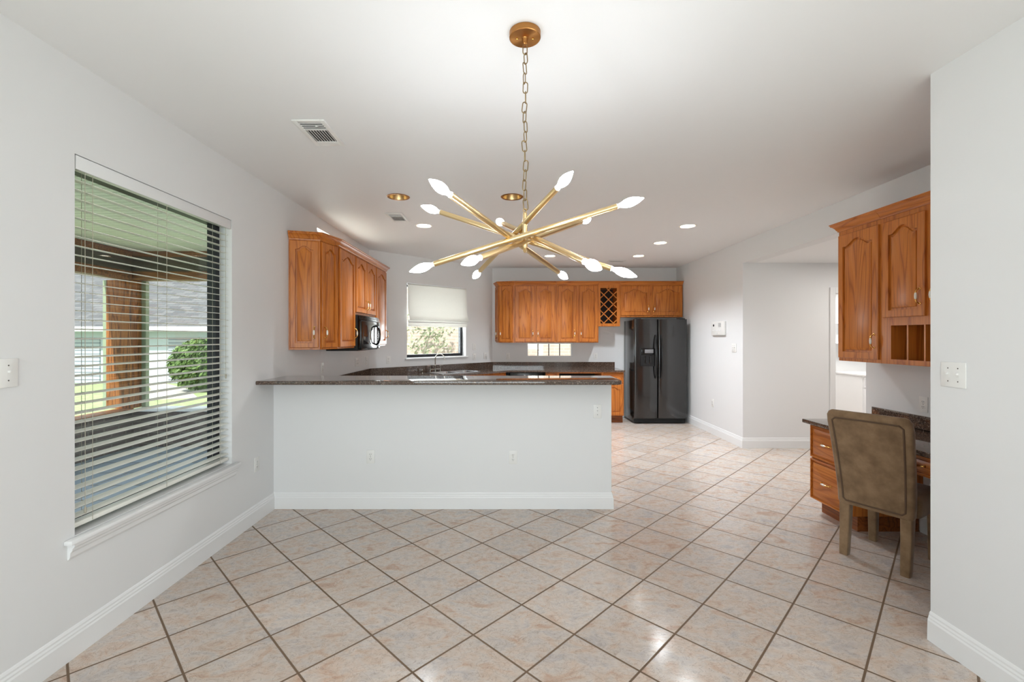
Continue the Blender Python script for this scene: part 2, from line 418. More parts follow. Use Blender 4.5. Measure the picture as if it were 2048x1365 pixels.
# floor and ceilings
mb = MB(); mb.box(-2.15, 6.75, YREAR - .17, YB + .17, -.05, 0)
struct('floor', mb, M['tile'], smooth=False)
DL = [(-.973, 4.10, 0), (.054, 4.10, 0), (-.935, 5.16, 1), (2.075, 5.18, 1), (2.075, 6.10, 1), (2.07, 7.08, 1), (.686, 7.08, 1)]
DR = .088
mb = MB(); mb.slab([(-2.15, YREAR - .17), (XR + .15, YREAR - .17), (XR + .15, YB + .17), (-2.15, YB + .17)], [circle(x, y, DR - .004) for x, y, _ in DL], ZC, ZC + .02)
struct('ceiling', mb, M['ceil'], smooth=False)
mb = MB(); mb.box(XR + .15, 6.73, YO0 - .13, YB + .13, ZH, ZH + .03)
struct('ceiling_hall', mb, M['ceil'], smooth=False)

# breakfast bar wall
YBAR, XBAR, ZBAR = 3.865, .898, 1.083
mb = MB(); mb.box(XL, XBAR, YBAR, YBAR + .125, 0, ZBAR)
struct('wall_bar', mb, M['wall'], smooth=False)

# baseboards
BASE = [(0, 0), (.017, 0), (.017, .002), (.015, .095), (.011, .103), (.011, .110), (.007, .118), (.007, .126), (.003, .135), (0, .138)]
def base(name, path):
    mb = MB(); mb.sweep(path, BASE); return struct(name, mb, M['trim'], ang=20)
base('baseboard_left', [(XL, YREAR), (XL, YBAR)])
base('baseboard_bar', [(XL, YBAR), (XBAR, YBAR), (XBAR, YBAR + .125)])
base('baseboard_right', [(XR, YB), (XR, YO1), (DX0 - .075, YO1)])
base('baseboard_near', [(XSTUB, YSTUB), (XSTUB, YREAR)])
base('baseboard_nook', [(XR, 3.40), (XR, YSTUB), (XSTUB, YSTUB)])

# door casing of the side room
mb = MB()
for x0, x1, z0, z1 in ((DX0 - .075, DX0, 0, DZ + .075), (DX1, DX1 + .075, 0, DZ + .075), (DX0, DX1, DZ, DZ + .075)):
    mb.box(x0, x1, YO1 - .014, YO1, z0, z1, .003)
    if x1 - x0 < .2: mb.box(x0 + (.0 if x0 < DX0 else .045), x0 + (.03 if x0 < DX0 else .075), YO1 - .02, YO1 - .012, z0, z1, .003)
for x in (DX0, DX1): mb.box(x - .012 if x == DX0 else x, x if x == DX0 else x + .012, YO1, YO1 + .13, 0, DZ)
struct('trim_1', mb, M['trim'], ang=20)

# ------------------------------------------------------------------ windows
def window(name, org, rz, s0, s1, z0, z1, depth, fr=.05, frame='bronze', fd=.05, muntins=(), sill=None, mmat=None):
    """org/rz: wall room face line (thickness along local +y); frame set back by depth"""
    w = struct_empty(name, (org[0], org[1], 0), rz)
    mb = MB(); y0, y1 = depth, depth + fd
    mb.box(s0, s0 + fr, y0, y1, z0, z1); mb.box(s1 - fr, s1, y0, y1, z0, z1)
    mb.box(s0 + fr, s1 - fr, y0, y1, z0, z0 + fr); mb.box(s0 + fr, s1 - fr, y0, y1, z1 - fr, z1)
    mb.build('frame', M[frame], w, smooth=False)
    if muntins:
        mb = MB()
        for a in muntins: mb.box(a - .008, a + .008, y0 + .01, y0 + .03, z0 + fr, z1 - fr)
        mb.build('muntin', M[mmat or frame], w, smooth=False)
    mb = MB(); ym = (y0 + y1) / 2; mb.box(s0 + fr, s1 - fr, ym - .002, ym + .002, z0 + fr, z1 - fr)
    mb.build('pane', M['glass'], w, smooth=False)
    if sill:
        horn, out = sill
        mb = MB(); mb.box(s0 - horn, s1 + horn, -out, 0, z0 - .022, z0, .006)
        mb.box(s0 + .001, s1 - .001, 0, depth, z0 - .002, z0 + .004)
        mb.build('sill', M['trim'], w)
        if horn > .04:
            mb = MB(); mb.sweep([(s0 - horn + .02, 0), (s1 + horn - .02, 0)], [(0, -.022), (.034, -.022), (.032, -.034), (.024, -.042), (.022, -.052), (.014, -.062), (.012, -.082), (.006, -.092), (0, -.094)], z=z0)
            mb.build('apron', M['trim'], w, ang=20)
    return w
window('window_1', (XL, 0), PI / 2, *W1, .09, fr=.045, fd=.06, sill=(.055, .04))
window('window_2', (XL, KY), PI / 4, *WK, .09, fr=.05, sill=(.035, .03))
window('window_3', (0, YB), 0, *WB, .06, fr=.02, frame='trim', muntins=(.59, .79, .99), sill=None, mmat='bronze')
window('window_4', (XL, 0), PI / 2, *WTOP, .08, fr=.02, frame='trim')
window('window_5', (0, YREAR), PI, -RW[1], -RW[0], RW[2], RW[3], .08, fr=.05, frame='trim', fd=.05, muntins=(-.55, .55))

# ------------------------------------------------------------------ cabinet builders (local: x along the front, -y out of it, z up)
def contour(w, h, d, arch, n=30):
    """closed loop of the door panel inset by d, arch rise = arch"""
    x0, x1, z0, z1 = d, w - d, d, h - d
    pts = [(x0, z0), (x1, z0)]
    rise = arch; zs = z1 - rise
    for i in range(n + 1):
        t = 1 - 2 * i / n
        b = 0.0
        if rise > 0:
            a = min(1.0, abs(t) / .78); b = (.5 + .5 * math.cos(PI * a)) ** .72
        pts.append(((x0 + x1) / 2 + t * (x1 - x0) / 2, zs + rise * b))
    return pts
def door_mesh(w, h, rail=.052, arch=.05, th=.019):
    mb = MB(); n = 30
    outer = [(0, 0), (w, 0)] + [(w / 2 + (1 - 2 * i / n) * w / 2, h) for i in range(n + 1)]
    def L(pts, y): return [mb.bm.verts.new((x, y, z)) for x, z in pts]
    def shrink(pts, e): return [(min(max(x, e), w - e), min(max(z, e), h - e)) for x, z in pts]
    rings = [L(outer, 0), L(outer, -th + .005), L(shrink(outer, .005), -th)]
    ar = arch
    rings += [L(contour(w, h, rail, ar), -th), L(contour(w, h, rail + .001, ar), -th + .016), L(contour(w, h, rail + .015, ar), -th + .016), L(contour(w, h, rail + .017, ar), -th + .008), L(contour(w, h, rail + .040, ar * .96), -th + .001)]
    return mb.loft(rings)
def handle_mesh(vertical=True, L=.10):
    mb = MB(); pts = []; rr = []
    def P(a, o): return (0, -o, a) if vertical else (a, -o, 0)
    for s in (-1, 1):
        mb.lathe([(.0085, 0), (.0085, .003), (.005, .005), (.004, .010)], P(s * L / 2, 0), (0, -1, 0), 12, 0)
    for i in range(9):
        t = -1 + 2 * i / 8
        pts.append(P(t * L / 2, .010 + .020 * (1 - t ** 4))); rr.append(.0042 + (.001 if i in (2, 6) else 0))
    mb.tube(pts, rr, 10, 0)
    q = []; qr = []
    for i in range(7):
        t = -1 + 2 * i / 6
        q.append(P(t * L * .24, .0285)); qr.append(.0048 + .0035 * (1 - t * t))
    mb.tube(q, qr, 10, 1)
    return mb
def add_handle(door, x, z, vertical=True, L=.10):
    return handle_mesh(vertical, L).build('handle', [M['goldhandle'], M['porcelain']], door, (x, -.019, z))
def add_door(cab, x, z, w, h, hs=None, hz=.12, rz=0, y=0, arch=.05, rail=.052, horizontal=False, name='door', hx=.03):
    d = door_mesh(w, h, rail, arch).build(name, M['oakx' if horizontal else 'oak'], cab, (x, y, z), rz, ang=25)
    if hs == 'r': add_handle(d, w - hx, hz)
    elif hs == 'l': add_handle(d, hx, hz)
    elif hs == 'c': add_handle(d, w / 2, h / 2, False)
    return d
CROWN = [(0, 0), (.006, 0), (.008, .010), (.014, .016), (.020, .030), (.034, .046), (.044, .052), (.044, .060), (.050, .064), (.050, .070), (0, .070)]
def add_crown(cab, path, z):
    mb = MB(); mb.sweep(path, CROWN, z=z); return mb.build('crown_moulding', M['oakx'], cab, ang=20)
def carcass(cab, w, d, z0, z1, fl=.03, fr=.03, ft=.03, fb=.03, stiles=(), openings=True):
    """face-framed box"""
    mb = MB(); mb.box(0, w, .001, d - .004, z0, z1, .001)
    return mb.build('body', M['oak'], cab, smooth=False)

GU = 'golden oak upper cabinets'
UD = .32
# ---- run on the left wall (local x = world Y); thing origin on the floor line below the front
ZB, ZT = 1.345, 2.357
def poly_end(name, label, loc, rz, poly, faces, z0, z1):
    """poly: plan outline, faces: list of (P, Q, hs)"""
    t = thing(name, label, 'cabinet', loc, rz, GU)
    mb = MB(); mb.prism(poly, z0, z1); mb.build('body', M['oak'], t, smooth=False)
    for P, Q, hs, hx in faces:
        dx, dy = Q[0] - P[0], Q[1] - P[1]; Lf = math.hypot(dx, dy); a = math.atan2(dy, dx)
        m = .012 if Lf > .24 else .012
        x = P[0] + dx / Lf * m + dy / Lf * .0005; y = P[1] + dy / Lf * m - dx / Lf * .0005
        add_door(t, x, z0 + .018, Lf - 2 * m, z1 - z0 - .03, hs, .14, a, y, .035, .045, hx=hx)
    return t
XF = -1.66
# local coordinates on the left run: x = Y - 4.13, y = XF - X
A, B, C_, E_ = (0.0, .32), (.075, .065), (.335, 0.0), (.345, 0.0)
t = poly_end('upper_cabinet', 'oak upper cabinet with angled end doors above the left end of the breakfast bar', (XF, 4.13, 0), PI / 2,
             [A, B, C_, E_, (.345, .32)], [(A, B, 'r', .035), (B, C_, 'l', .03)], ZB, ZT)
add_crown(t, [A, B, C_, E_], ZT - .003)
def upper(label, loc, rz, w, z0, z1, doors, crown=None, cz=None, d=UD, name='upper_cabinet', arch=.05):
    t = thing(name, label, 'cabinet', loc, rz, GU)
    carcass(t, w, d, z0, z1)
    for x, z, dw, dh, hs, hz in doors: add_door(t, x, z, dw, dh, hs, hz, arch=arch)
    if crown: add_crown(t, crown, (cz if cz else z1 - .003))
    return t
y0 = 4.475
upper('oak upper cabinet with one tall arched door, left of the black microwave', (XF, y0, 0), PI / 2, 4.965 - y0, ZB, ZT,
      [(.015, ZB + .018, .455, ZT - ZB - .03, 'r', .14)], [(0, 0), (4.965 - y0, 0)])
upper('short oak upper cabinet with two small doors, directly above the black microwave', (XF, 4.967, 0), PI / 2, .776, 1.712, ZT,
      [(.012, 1.735, .366, ZT - 1.735 - .012, 'r', .10), (.396, 1.735, .366, ZT - 1.735 - .012, 'l', .10)], [(0, 0), (.776, 0)])
upper('oak upper cabinet with one tall door between the microwave and the shaded kitchen window', (XF, 5.745, 0), PI / 2, .505, ZB, ZT,
      [(.015, ZB + .018, .475, ZT - ZB - .03, 'r', .14)], [(0, 0), (.505, 0), (.505, UD - .002)])

# ---- run on the back wall (local x = world X)
YF = 7.98; ZB2, ZT2 = 1.365, 2.378
A, B, C_, E_ = (0.0, .318), (.06, .075), (.31, 0.0), (.335, 0.0)
t = poly_end('upper_cabinet', 'oak upper cabinet with angled end doors at the left end of the back wall run', (-.185, YF, 0), 0,
             [A, B, C_, E_, (.335, .318)], [(A, B, 'r', .028), (B, C_, 'l', .03)], ZB2, ZT2)
add_crown(t, [A, B, C_, E_], ZT2 - .003)
hd = ZT2 - ZB2 - .03
upper('two-door oak upper cabinet above the left half of the small back window', (.151, YF, 0), 0, .731, ZB2, ZT2,
      [(.008, ZB2 + .016, .343, hd, 'r', .145), (.381, ZB2 + .016, .322, hd, 'l', .145)], [(0, 0), (.731, 0)])
upper('two-door oak upper cabinet directly left of the wine rack', (.884, YF, 0), 0, .742, ZB2, ZT2,
      [(.028, ZB2 + .016, .322, hd, 'r', .145), (.402, ZB2 + .016, .322, hd, 'l', .145)], [(0, 0), (.742, 0)])
upper('short wide oak upper cabinet with two doors above the black refrigerator', (2.008, YF, 0), 0, 1.10, 1.816, ZT2,
      [(.012, 1.842, .508, ZT2 - 1.842 - .012, 'r', .115), (.566, 1.842, .522, ZT2 - 1.842 - .012, 'l', .115)], [(0, 0), (1.10, 0)], arch=.065)

# wine rack: open box with a lattice
t = thing('wine_rack', 'oak wine rack with crossed lattice between the back wall cabinets', 'wine rack', (1.628, YF, 0), 0)
w, d, z0, z1 = .378, UD, 1.653, ZT2
mb = MB(); mb.box(0, .035, 0, d, z0, z1); mb.box(w - .055, w, 0, d, z0, z1); mb.box(.035, w - .055, 0, d, z0, z0 + .05); mb.box(.035, w - .055, 0, d, z1 - .05, z1)
mb.build('body', M['oak'], t, smooth=False)
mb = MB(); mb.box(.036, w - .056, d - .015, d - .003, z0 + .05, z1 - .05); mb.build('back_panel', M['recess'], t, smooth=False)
x0, x1, a0, a1 = .036, w - .056, z0 + .051, z1 - .051
mb = MB(); W_, H_ = x1 - x0, a1 - a0
pitch = .167; xc_, zc_ = (x0 + x1) / 2, (a0 + a1) / 2 - .057
def clip(px, pz, dx, dz):
    lo, hi = -1e9, 1e9
    for p, dd, l, h in ((px, dx, x0, x1), (pz, dz, a0, a1)):
        u, v = (l - p) / dd, (h - p) / dd
        lo, hi = max(lo, min(u, v)), min(hi, max(u, v))
    return lo, hi
for sgn in (1, -1):
    for k in range(-8, 16):
        px, pz = xc_ + (k - 4) * pitch, zc_
        lo, hi = clip(px, pz, 1 * sgn, 1)
        if hi - lo < .02: continue
        pa = Vector((px + sgn * lo, 0, pz + lo)); pb = Vector((px + sgn * hi, 0, pz + hi))
        c = (pa + pb) / 2; L = (pb - pa).length
        ang = -math.atan2(1, sgn)
        mat = Matrix.Translation(c) @ Matrix.Rotation(ang, 4, 'Y')
        mb.box(-L / 2, L / 2, .004 if sgn > 0 else .0125, .0120 if sgn > 0 else .0205, -.008, .008, 0, mat=mat)
mb.build('lattice', M['oakx'], t, smooth=False)
add_crown(t, [(0, 0), (w, 0)], ZT2 - .003)

# ---- desk nook uppers (local x = world -Y, origin at the far end)
XN = 2.80; ZB3, ZT3 = 1.265, 2.345
t = upper('oak upper cabinet with one tall door at the far end of the desk nook', (XN, 3.815, 0), -PI / 2, .43, ZB3, ZT3,
          [(.014, ZB3 + .026, .405, 1.015, 'r', .14)], [(0, UD - .001), (0, 0), (.43, 0)])
t = thing('upper_cabinet', 'oak upper cabinet with small pigeonholes under its doors, above the desk', 'cabinet', (XN, 3.383, 0), -PI / 2, GU)
w = .80; zc0, zc1 = 1.300, 1.545; UW = UD - .005
mb = MB(); mb.box(0, w, 0, UW, 1.592, ZT3); mb.box(0, .085, 0, UW, ZB3, 1.592); mb.box(w - .06, w, 0, UW, ZB3, 1.592)
mb.box(.085, w - .06, 0, UW, ZB3, zc0); mb.box(.085, w - .06, 0, UW, zc1, 1.592); mb.box(.085, w - .06, UW - .02, UW, zc0, zc1)
mb.build('body', M['oak'], t, smooth=False)
for k in range(1, 5):
    x = .085 + k * (w - .145) / 5; mb = MB(); mb.box(x - .006, x + .006, .004, UD - .026, zc0, zc1); mb.build('pigeonhole_divider', M['oak'], t, smooth=False)
add_door(t, .030, 1.603, .335, .702, 'r', .135); add_door(t, .410, 1.603, .335, .702, 'l', .135)
add_crown(t, [(0, 0), (w, 0)], ZT3 - .003)

# ------------------------------------------------------------------ base cabinets along the back wall and the angled corner
GB = 'golden oak base cabinets'
ZCT, ZCB = .90, .868
YBF = 7.70
def base_cab(label, x0, x1, fronts, name='base_cabinet', loc=None, rz=0, d=.598, toe=True):
    t = thing(name, label, 'cabinet', loc or (x0, YBF, 0), rz, GB); w = x1 - x0
    mb = MB(); mb.box(0, w, .001, d, .125, ZCB); mb.build('body', M['oak'], t, smooth=False)
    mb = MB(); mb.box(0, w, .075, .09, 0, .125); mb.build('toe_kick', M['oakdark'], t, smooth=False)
    for f in fronts:
        if f[0] == 'drawer': add_door(t, f[1], f[3], f[2] - f[1], f[4] - f[3], 'c', arch=0, rail=.012, horizontal=True, name='drawer')
        else: add_door(t, f[1], f[3], f[2] - f[1], f[4] - f[3], f[5], f[4] - f[3] - .12, arch=.04)
    return t
base_cab('narrow oak base cabinet between the dishwasher and the open dark bay', .672, .884, [('drawer', .012, .2, .70, .85), ('door', .012, .2, .14, .68, 'r')])
base_cab('oak base cabinet with a drawer over a door, beside the black refrigerator', 1.64, 2.00, [('drawer', .015, .345, .69, .845), ('door', .015, .345, .14, .67, 'l')])
# open bay
t = thing('open_appliance_bay', 'open dark bay in the oak base cabinets below the back counter', 'cabinet bay', (.886, YBF, 0), 0)
w = .752
mb = MB(); mb.box(0, .018, 0, .59, 0, ZCB); mb.box(w - .018, w, 0, .59, 0, ZCB); mb.box(.018, w - .018, 0, .02, .845, ZCB); mb.box(.018, w - .018, 0, .59, .09, .11)
mb.build('frame', M['oak'], t, smooth=False)
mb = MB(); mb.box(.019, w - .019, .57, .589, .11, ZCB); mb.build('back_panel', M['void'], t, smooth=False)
# dishwasher
t = thing('dishwasher', 'black dishwasher under the back counter', 'dishwasher', (.062, YBF, 0), 0)
w = .60
mb = MB(); mb.box(0, w, .02, .58, .10, ZCB - .004); mb.build('body', M['blackmatte'], t, smooth=False)
mb = MB(); mb.box(.002, w - .002, -.02, .02, .12, .72, .006); mb.build('door', M['black'], t)
mb = MB(); mb.box(.002, w - .002, -.026, .02, .725, ZCB - .006, .008); mb.box(.1, .5, -.034, -.026, .735, .76, .004); cp = mb.build('control_panel', M['black'], t)
mb = MB(); mb.box(.245, .275, -.0285, -.0255, .80, .815, .001); mb.build('button', M['plate'], cp)
mb = MB(); mb.box(.01, w - .01, .05, .07, 0, .10); mb.build('toe_kick', M['blackmatte'], t, smooth=False)
# angled sink base and left run bases
def ang_pt(a, n):      # a = along the angled wall from its left end, n = distance into the room
    return (XL + a * S2 + n * S2, KY + a * S2 - n * S2)
t = thing('sink_base_cabinet', 'oak base cabinet with angled front under the steel sink', 'cabinet', (XL, KY, 0), PI / 4, GB)
fn = .60; fa = fn * math.tan(PI / 8)
def to_loc(X, Y):
    dx, dy = X - XL, Y - KY; return ((dx + dy) * S2, (dy - dx) * S2)
poly = [(.004, -.004), (fa, -fn), (KL - fa, -fn), to_loc(.055, YBF + .002), to_loc(.055, YB - .004), (KL - .004, -.004)]
mb = MB(); mb.prism(poly, .125, .70); mb.box(fa + .001, KL - fa - .001, -fn + .0, -fn + .02, .70, ZCB); mb.build('body', M['oak'], t, smooth=False)
fw = KL - 2 * fa
add_door(t, fa + .03, .14, fw / 2 - .05, .53, 'r', .42, y=-fn - .0005); add_door(t, KL / 2 + .02, .14, fw / 2 - .05, .53, 'l', .42, y=-fn - .0005)
add_door(t, fa + .03, .70, fw - .06, .145, None, arch=0, rail=.012, horizontal=True, name='false_drawer', y=-fn - .0005)
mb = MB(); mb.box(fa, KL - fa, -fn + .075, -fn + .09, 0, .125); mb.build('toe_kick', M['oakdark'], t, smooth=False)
for i, (ya, yb, lab) in enumerate(((4.02, 4.94, 'oak base cabinet behind the breakfast bar, nearest the left wall'), (4.942, 5.7, 'oak base cabinet below the microwave on the left wall'))):
    base_cab(lab, 0, yb - ya, [('drawer', .02, yb - ya - .02, .70, .85), ('door', .02, (yb - ya) / 2 - .005, .14, .68, 'r'), ('door', (yb - ya) / 2 + .005, yb - ya - .02, .14, .68, 'l')], loc=(-1.38, ya, 0), rz=PI / 2)

# kitchen countertop with sink cut-out
fo = .64; fk = fo * math.tan(PI / 8)
cx1, cy1 = XL + fo, KY - fk          # inner kink of left run / angled run
cx2, cy2 = KX + fk, YB - fo
cx2, cy2 = KX + fk + .0, YB - fo
outer = [(XL + .001, 4.0), (XL + fo, 4.0), (XL + fo, KY - fk), (KX + fk, YB - fo), (2.012, YB - fo), (2.012, YB - .001), (KX + .001, YB - .001), (XL + .001, KY - .001)]
SA, SN, SW, SD = KL / 2 + .06, .335, .80, .47       # sink centre along/into, size
def sink_pt(u, v): return ang_pt(SA + u, SN + v)
def rrect(x0, x1, y0, y1, r, n=5):
    P = []
    for cx, cy, a in ((x1 - r, y0 + r, -PI / 2), (x1 - r, y1 - r, 0), (x0 + r, y1 - r, PI / 2), (x0 + r, y0 + r, PI)):
        P += [(cx + r * math.cos(a + PI / 2 * i / n), cy + r * math.sin(a + PI / 2 * i / n)) for i in range(n + 1)]
    return P
hole = [sink_pt(u, v) for u, v in rrect(-SW / 2 + .015, SW / 2 - .015, -SD / 2 + .015, SD / 2 - .015, .05)]
t = thing('kitchen_countertop', 'dark brown granite worktop running along the kitchen walls', 'countertop', (0, 0, 0))
mb = MB(); mb.slab(outer, [hole], ZCB, ZCT); mb.build('worktop', M['granite'], t, ang=40)
mb = MB(); mb.sweep([(XL + .001, 4.1), (XL + .001, KY - .0005), (KX + .0005, YB - .001), (1.985, YB - .001)], [(0, ZCT), (.02, ZCT), (.02, 1.008), (0, 1.008)])
mb.build('backsplash', M['granite'], t, smooth=False)

# sink
t = thing('kitchen_sink', 'double bowl stainless steel sink set in the angled worktop', 'sink', (*ang_pt(SA, SN), ZCT), PI / 4)
bowls = [(-SW / 2 + .03, -.015), (.015, SW / 2 - .03)]
mb = MB(); mb.slab(rrect(-SW / 2, SW / 2, -SD / 2, SD / 2, .06), [rrect(a, b, -SD / 2 + .03, SD / 2 - .065, .05) for a, b in bowls], .001, .009)
mb.build('rim', M['steel'], t)
for a, b in bowls:
    mb = MB(); R = []
    for e, z in ((0, .009), (.004, .0), (.012, -.14), (.05, -.165)):
        R.append([mb.bm.verts.new((x, y, z)) for x, y in rrect(a + e, b - e, -SD / 2 + .03 + e, SD / 2 - .065 - e, .05)])
    mb.loft(R, cap=False); mb.face(R[-1]); mb.build('bowl', M['steel'], t)
# faucet (local x along the wall)
t = thing('kitchen_faucet', 'nickel gooseneck bridge faucet with two lever handles behind the sink', 'faucet', (*ang_pt(SA - .17, .075), ZCT + .0005), PI / 4)
mb = MB(); mb.lathe([(.024, 0), (.024, .008), (.014, .014), (.012, .10), (.015, .105), (.012, .115), (.0085, .12)], n=16)
mb.tube([(-.1, 0, .045), (.1, 0, .045)], .009, 10)
pts = [(0, 0, .11), (0, 0, .2)]
for i in range(13):
    a = PI - PI * 1.12 * i / 12; pts.append((.0 + (.075 + .075 * math.cos(a)) * .75, -(.075 + .075 * math.cos(a)) * .66, .215 + .075 * math.sin(a)))
mb.tube(pts, .0085, 10); mb.build('spout', M['nickel'], t)
for sx in (-1, 1):
    mb = MB(); mb.lathe([(.022, 0), (.022, .006), (.012, .012), (.011, .09), (.013, .095), (.006, .105)], (sx * .1, 0, 0), n=14)
    mb.tube([(sx * .1, 0, .1), (sx * .155, 0, .103)], .006, 8); mb.build('lever_handle', M['nickel'], t)
t = tag(MB().lathe([(.018, 0), (.018, .004), (.011, .008), (.011, .03), (.016, .04), (.012, .055), (.004, .06)], n=14).build('sink_sprayer', M['nickel'], None, (*ang_pt(SA - .42, .075), ZCT)), 'small nickel sprayer head left of the gooseneck faucet', 'sprayer')

# ------------------------------------------------------------------ breakfast bar top
mb = MB(); xe = .925
y_f, y_b = 3.585, 4.10
P = [(XL + .001, y_b), (XL + .001, y_f)]
for cx_, cy_, r, a in ((xe - .05, y_f + .05, .05, -PI / 2), ): P += [(cx_ + r * math.cos(a + PI / 2 * i / 6), cy_ + r * math.sin(a + PI / 2 * i / 6)) for i in range(7)]
P += [(xe + .02, y_b)]
mb.prism(P, ZBAR, ZBAR + .030, .006)
tag(mb.build('bar_countertop', M['granite'], None, ang=40), 'long dark granite breakfast bar top on the white half wall', 'countertop')

# ------------------------------------------------------------------ microwave (local x = world Y)
t = thing('microwave', 'black over-the-range microwave hung below the short oak cabinet', 'microwave', (XF, 4.972, 1.31), PI / 2)
w, h = .764, .398
mb = MB(); mb.box(0, w, -.035, .315, 0, h, .006); mb.build('body', M['blackmatte'], t)
mb = MB(); mb.box(.002, w - .16, -.075, -.036, .012, h - .06, .012, seg=3); dr = mb.build('door', M['black'], t)
mb = MB(); mb.box(.07, w - .255, -.0775, -.0745, .07, h - .11, .001); mb.build('window', M['darkglass'], dr)
mb = MB(); hx = w - .195
mb.tube([(hx, -.073, .06), (hx - .006, -.10, .075), (hx - .012, -.118, .12), (hx - .014, -.122, .175), (hx - .012, -.118, .23), (hx - .006, -.10, .275), (hx, -.073, .29)], .011, 10)
mb.build('handle', M['black'], dr)
mb = MB(); mb.box(w - .155, w - .002, -.07, -.036, .012, h - .06, .010, seg=3); cp = mb.build('control_panel', M['black'], t)
mb = MB()
for i in range(3):
    for j in range(5): mb.box(w - .135 + i * .04, w - .108 + i * .04, -.0715, -.0695, .04 + j * .032, .06 + j * .032, .001)
mb.build('keypad', M['grey'], cp)
mb = MB(); mb.box(w - .135, w - .03, -.0715, -.0695, .23, .27, .001); mb.build('display', M['darkglass'], cp)
mb = MB()
for j in range(4): mb.box(.004, w - .004, -.066 + j * .005, -.036, h - .055 + j * .013, h - .046 + j * .013, .002)
mb.build('vent_grille', M['black'], t)

# ------------------------------------------------------------------ refrigerator
FX, FY, FW, FH = 2.15, 7.62, .90, 1.765
t = thing('refrigerator', 'tall black side-by-side refrigerator with in-door dispenser', 'refrigerator', (FX, FY, 0), 0)
mb = MB(); mb.box(.004, FW - .004, .075, .655, .02, FH - .012, .006); mb.build('body', M['blackapp'], t)
mb = MB(); mb.box(.02, FW - .02, .04, .075, .012, .085, .006)
for k in range(4): mb.box(.05, FW - .05, .034, .04, .025 + k * .013, .031 + k * .013)
mb.build('toe_grille', M['blackmatte'], t)
split = .405
def fridge_door(x0, x1, hole=None):
    mb = MB(); z0, z1 = .095, FH
    n = 10; prof = []
    r = .028
    for i in range(n // 2 + 1):
        a = PI + PI / 2 * i / (n // 2); prof.append((x0 + r + r * math.cos(a), r * 1.0 + r * math.sin(a)))
    for i in range(1, 8):
        tt = i / 8; prof.append((x0 + r + (x1 - x0 - 2 * r) * tt, -.010 * math.sin(PI * tt)))
    for i in range(n // 2 + 1):
        a = -PI / 2 + PI / 2 * i / (n // 2); prof.append((x1 - r + r * math.cos(a), r + r * math.sin(a)))
    prof += [(x1, .068), (x0, .068)]
    return mb.prism(prof, z0, z1, .006)
dl = fridge_door(.002, split - .003).build('freezer_door', M['blackapp'], t, ang=40)
dr = fridge_door(split + .003, FW - .002).build('fresh_food_door', M['blackapp'], t, ang=40)
def fr_handle(door, x):
    mb = MB(); z0, z1 = .77, 1.50; pts = []; n = 14
    for i in range(n + 1):
        u = i / n; pts.append((x, -.012 - .055 * math.sin(PI * u) ** .55, z0 + (z1 - z0) * u))
    mb.tube(pts, [.010 + .006 * math.sin(PI * i / n) for i in range(n + 1)], 12); mb.build('handle', M['black'], door)
fr_handle(dl, split - .045); fr_handle(dr, split + .045)
mb = MB(); a0, a1, z0, z1 = .105, .350, .975, 1.275
mb.box(a0, a0 + .012, -.018, .0, z0, z1); mb.box(a1 - .012, a1, -.018, .0, z0, z1); mb.box(a0 + .012, a1 - .012, -.018, .0, z0, z0 + .014); mb.box(a0 + .012, a1 - .012, -.022, .0, 1.175, z1, .003)
dp = mb.build('dispenser', M['black'], dl)
mb = MB(); mb.box(a0 + .012, a1 - .012, -.0115, -.0105, z0 + .014, 1.175); mb.build('dispenser_cavity', M['blackmatte'], dp, smooth=False)
mb = MB(); mb.box(a0 + .07, a0 + .11, -.016, -.0115, 1.02, 1.15, .002); mb.box(a0 + .14, a0 + .18, -.016, -.0115, 1.02, 1.15, .002); mb.build('paddle', M['black'], dp)
mb = MB(); mb.box(a0 + .07, a1 - .03, -.0245, -.0215, 1.195, 1.255, .001); mb.build('control_strip', M['grey'], dp)
for x in (.03, FW - .13):
    mb = MB(); mb.box(x, x + .1, .02, .12, FH - .002, FH + .014, .005); mb.build('hinge_cover', M['blackmatte'], t)

# ------------------------------------------------------------------ desk in the nook (local x = world -Y, y = depth towards the wall)
XD, YD = 2.555, 3.79
GD = 'oak desk units'
t = thing('desk_drawer_cabinet', 'oak drawer unit with two drawers at the far end of the desk', 'desk cabinet', (XD, YD, 0), -PI / 2)
mb = MB(); mb.box(0, .40, .001, XR - XD - .002, .118, .738); mb.build('body', M['oak'], t, smooth=False)
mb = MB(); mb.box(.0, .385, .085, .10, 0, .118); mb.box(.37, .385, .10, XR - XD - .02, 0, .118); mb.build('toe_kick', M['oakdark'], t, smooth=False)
add_door(t, .004, .468, .392, .264, 'c', arch=0, rail=.012, horizontal=True, name='drawer')
add_door(t, .004, .126, .392, .330, 'c', arch=0, rail=.012, horizontal=True, name='drawer')
t = thing('desk_pencil_drawer', 'shallow oak apron drawer under the granite desk top, beyond the chair', 'desk drawer', (XD + .02, YD - .402, 0), -PI / 2)
mb = MB(); mb.box(0, YD - .402 - YSTUB - .002, 0, .50, .60, .738); mb.build('body', M['oakx'], t, smooth=False)
add_door(t, .12, .61, .9, .12, 'c', arch=0, rail=.012, horizontal=True, name='drawer_front')
t = thing('desk_countertop', 'dark granite desk top with backsplash in the wall nook', 'countertop', (0, 0, 0))
mb = MB(); mb.prism([(2.505, 3.835), (2.505, YSTUB + .002), (XR - .001, YSTUB + .002), (XR - .001, 3.835)], .740, .772, .006); mb.build('desk_top', M['granite'], t, ang=40)
mb = MB(); mb.box(XR - .021, XR - .001, YSTUB + .002, 3.845, .772, .872, .002); mb.build('backsplash', M['granite'], t)

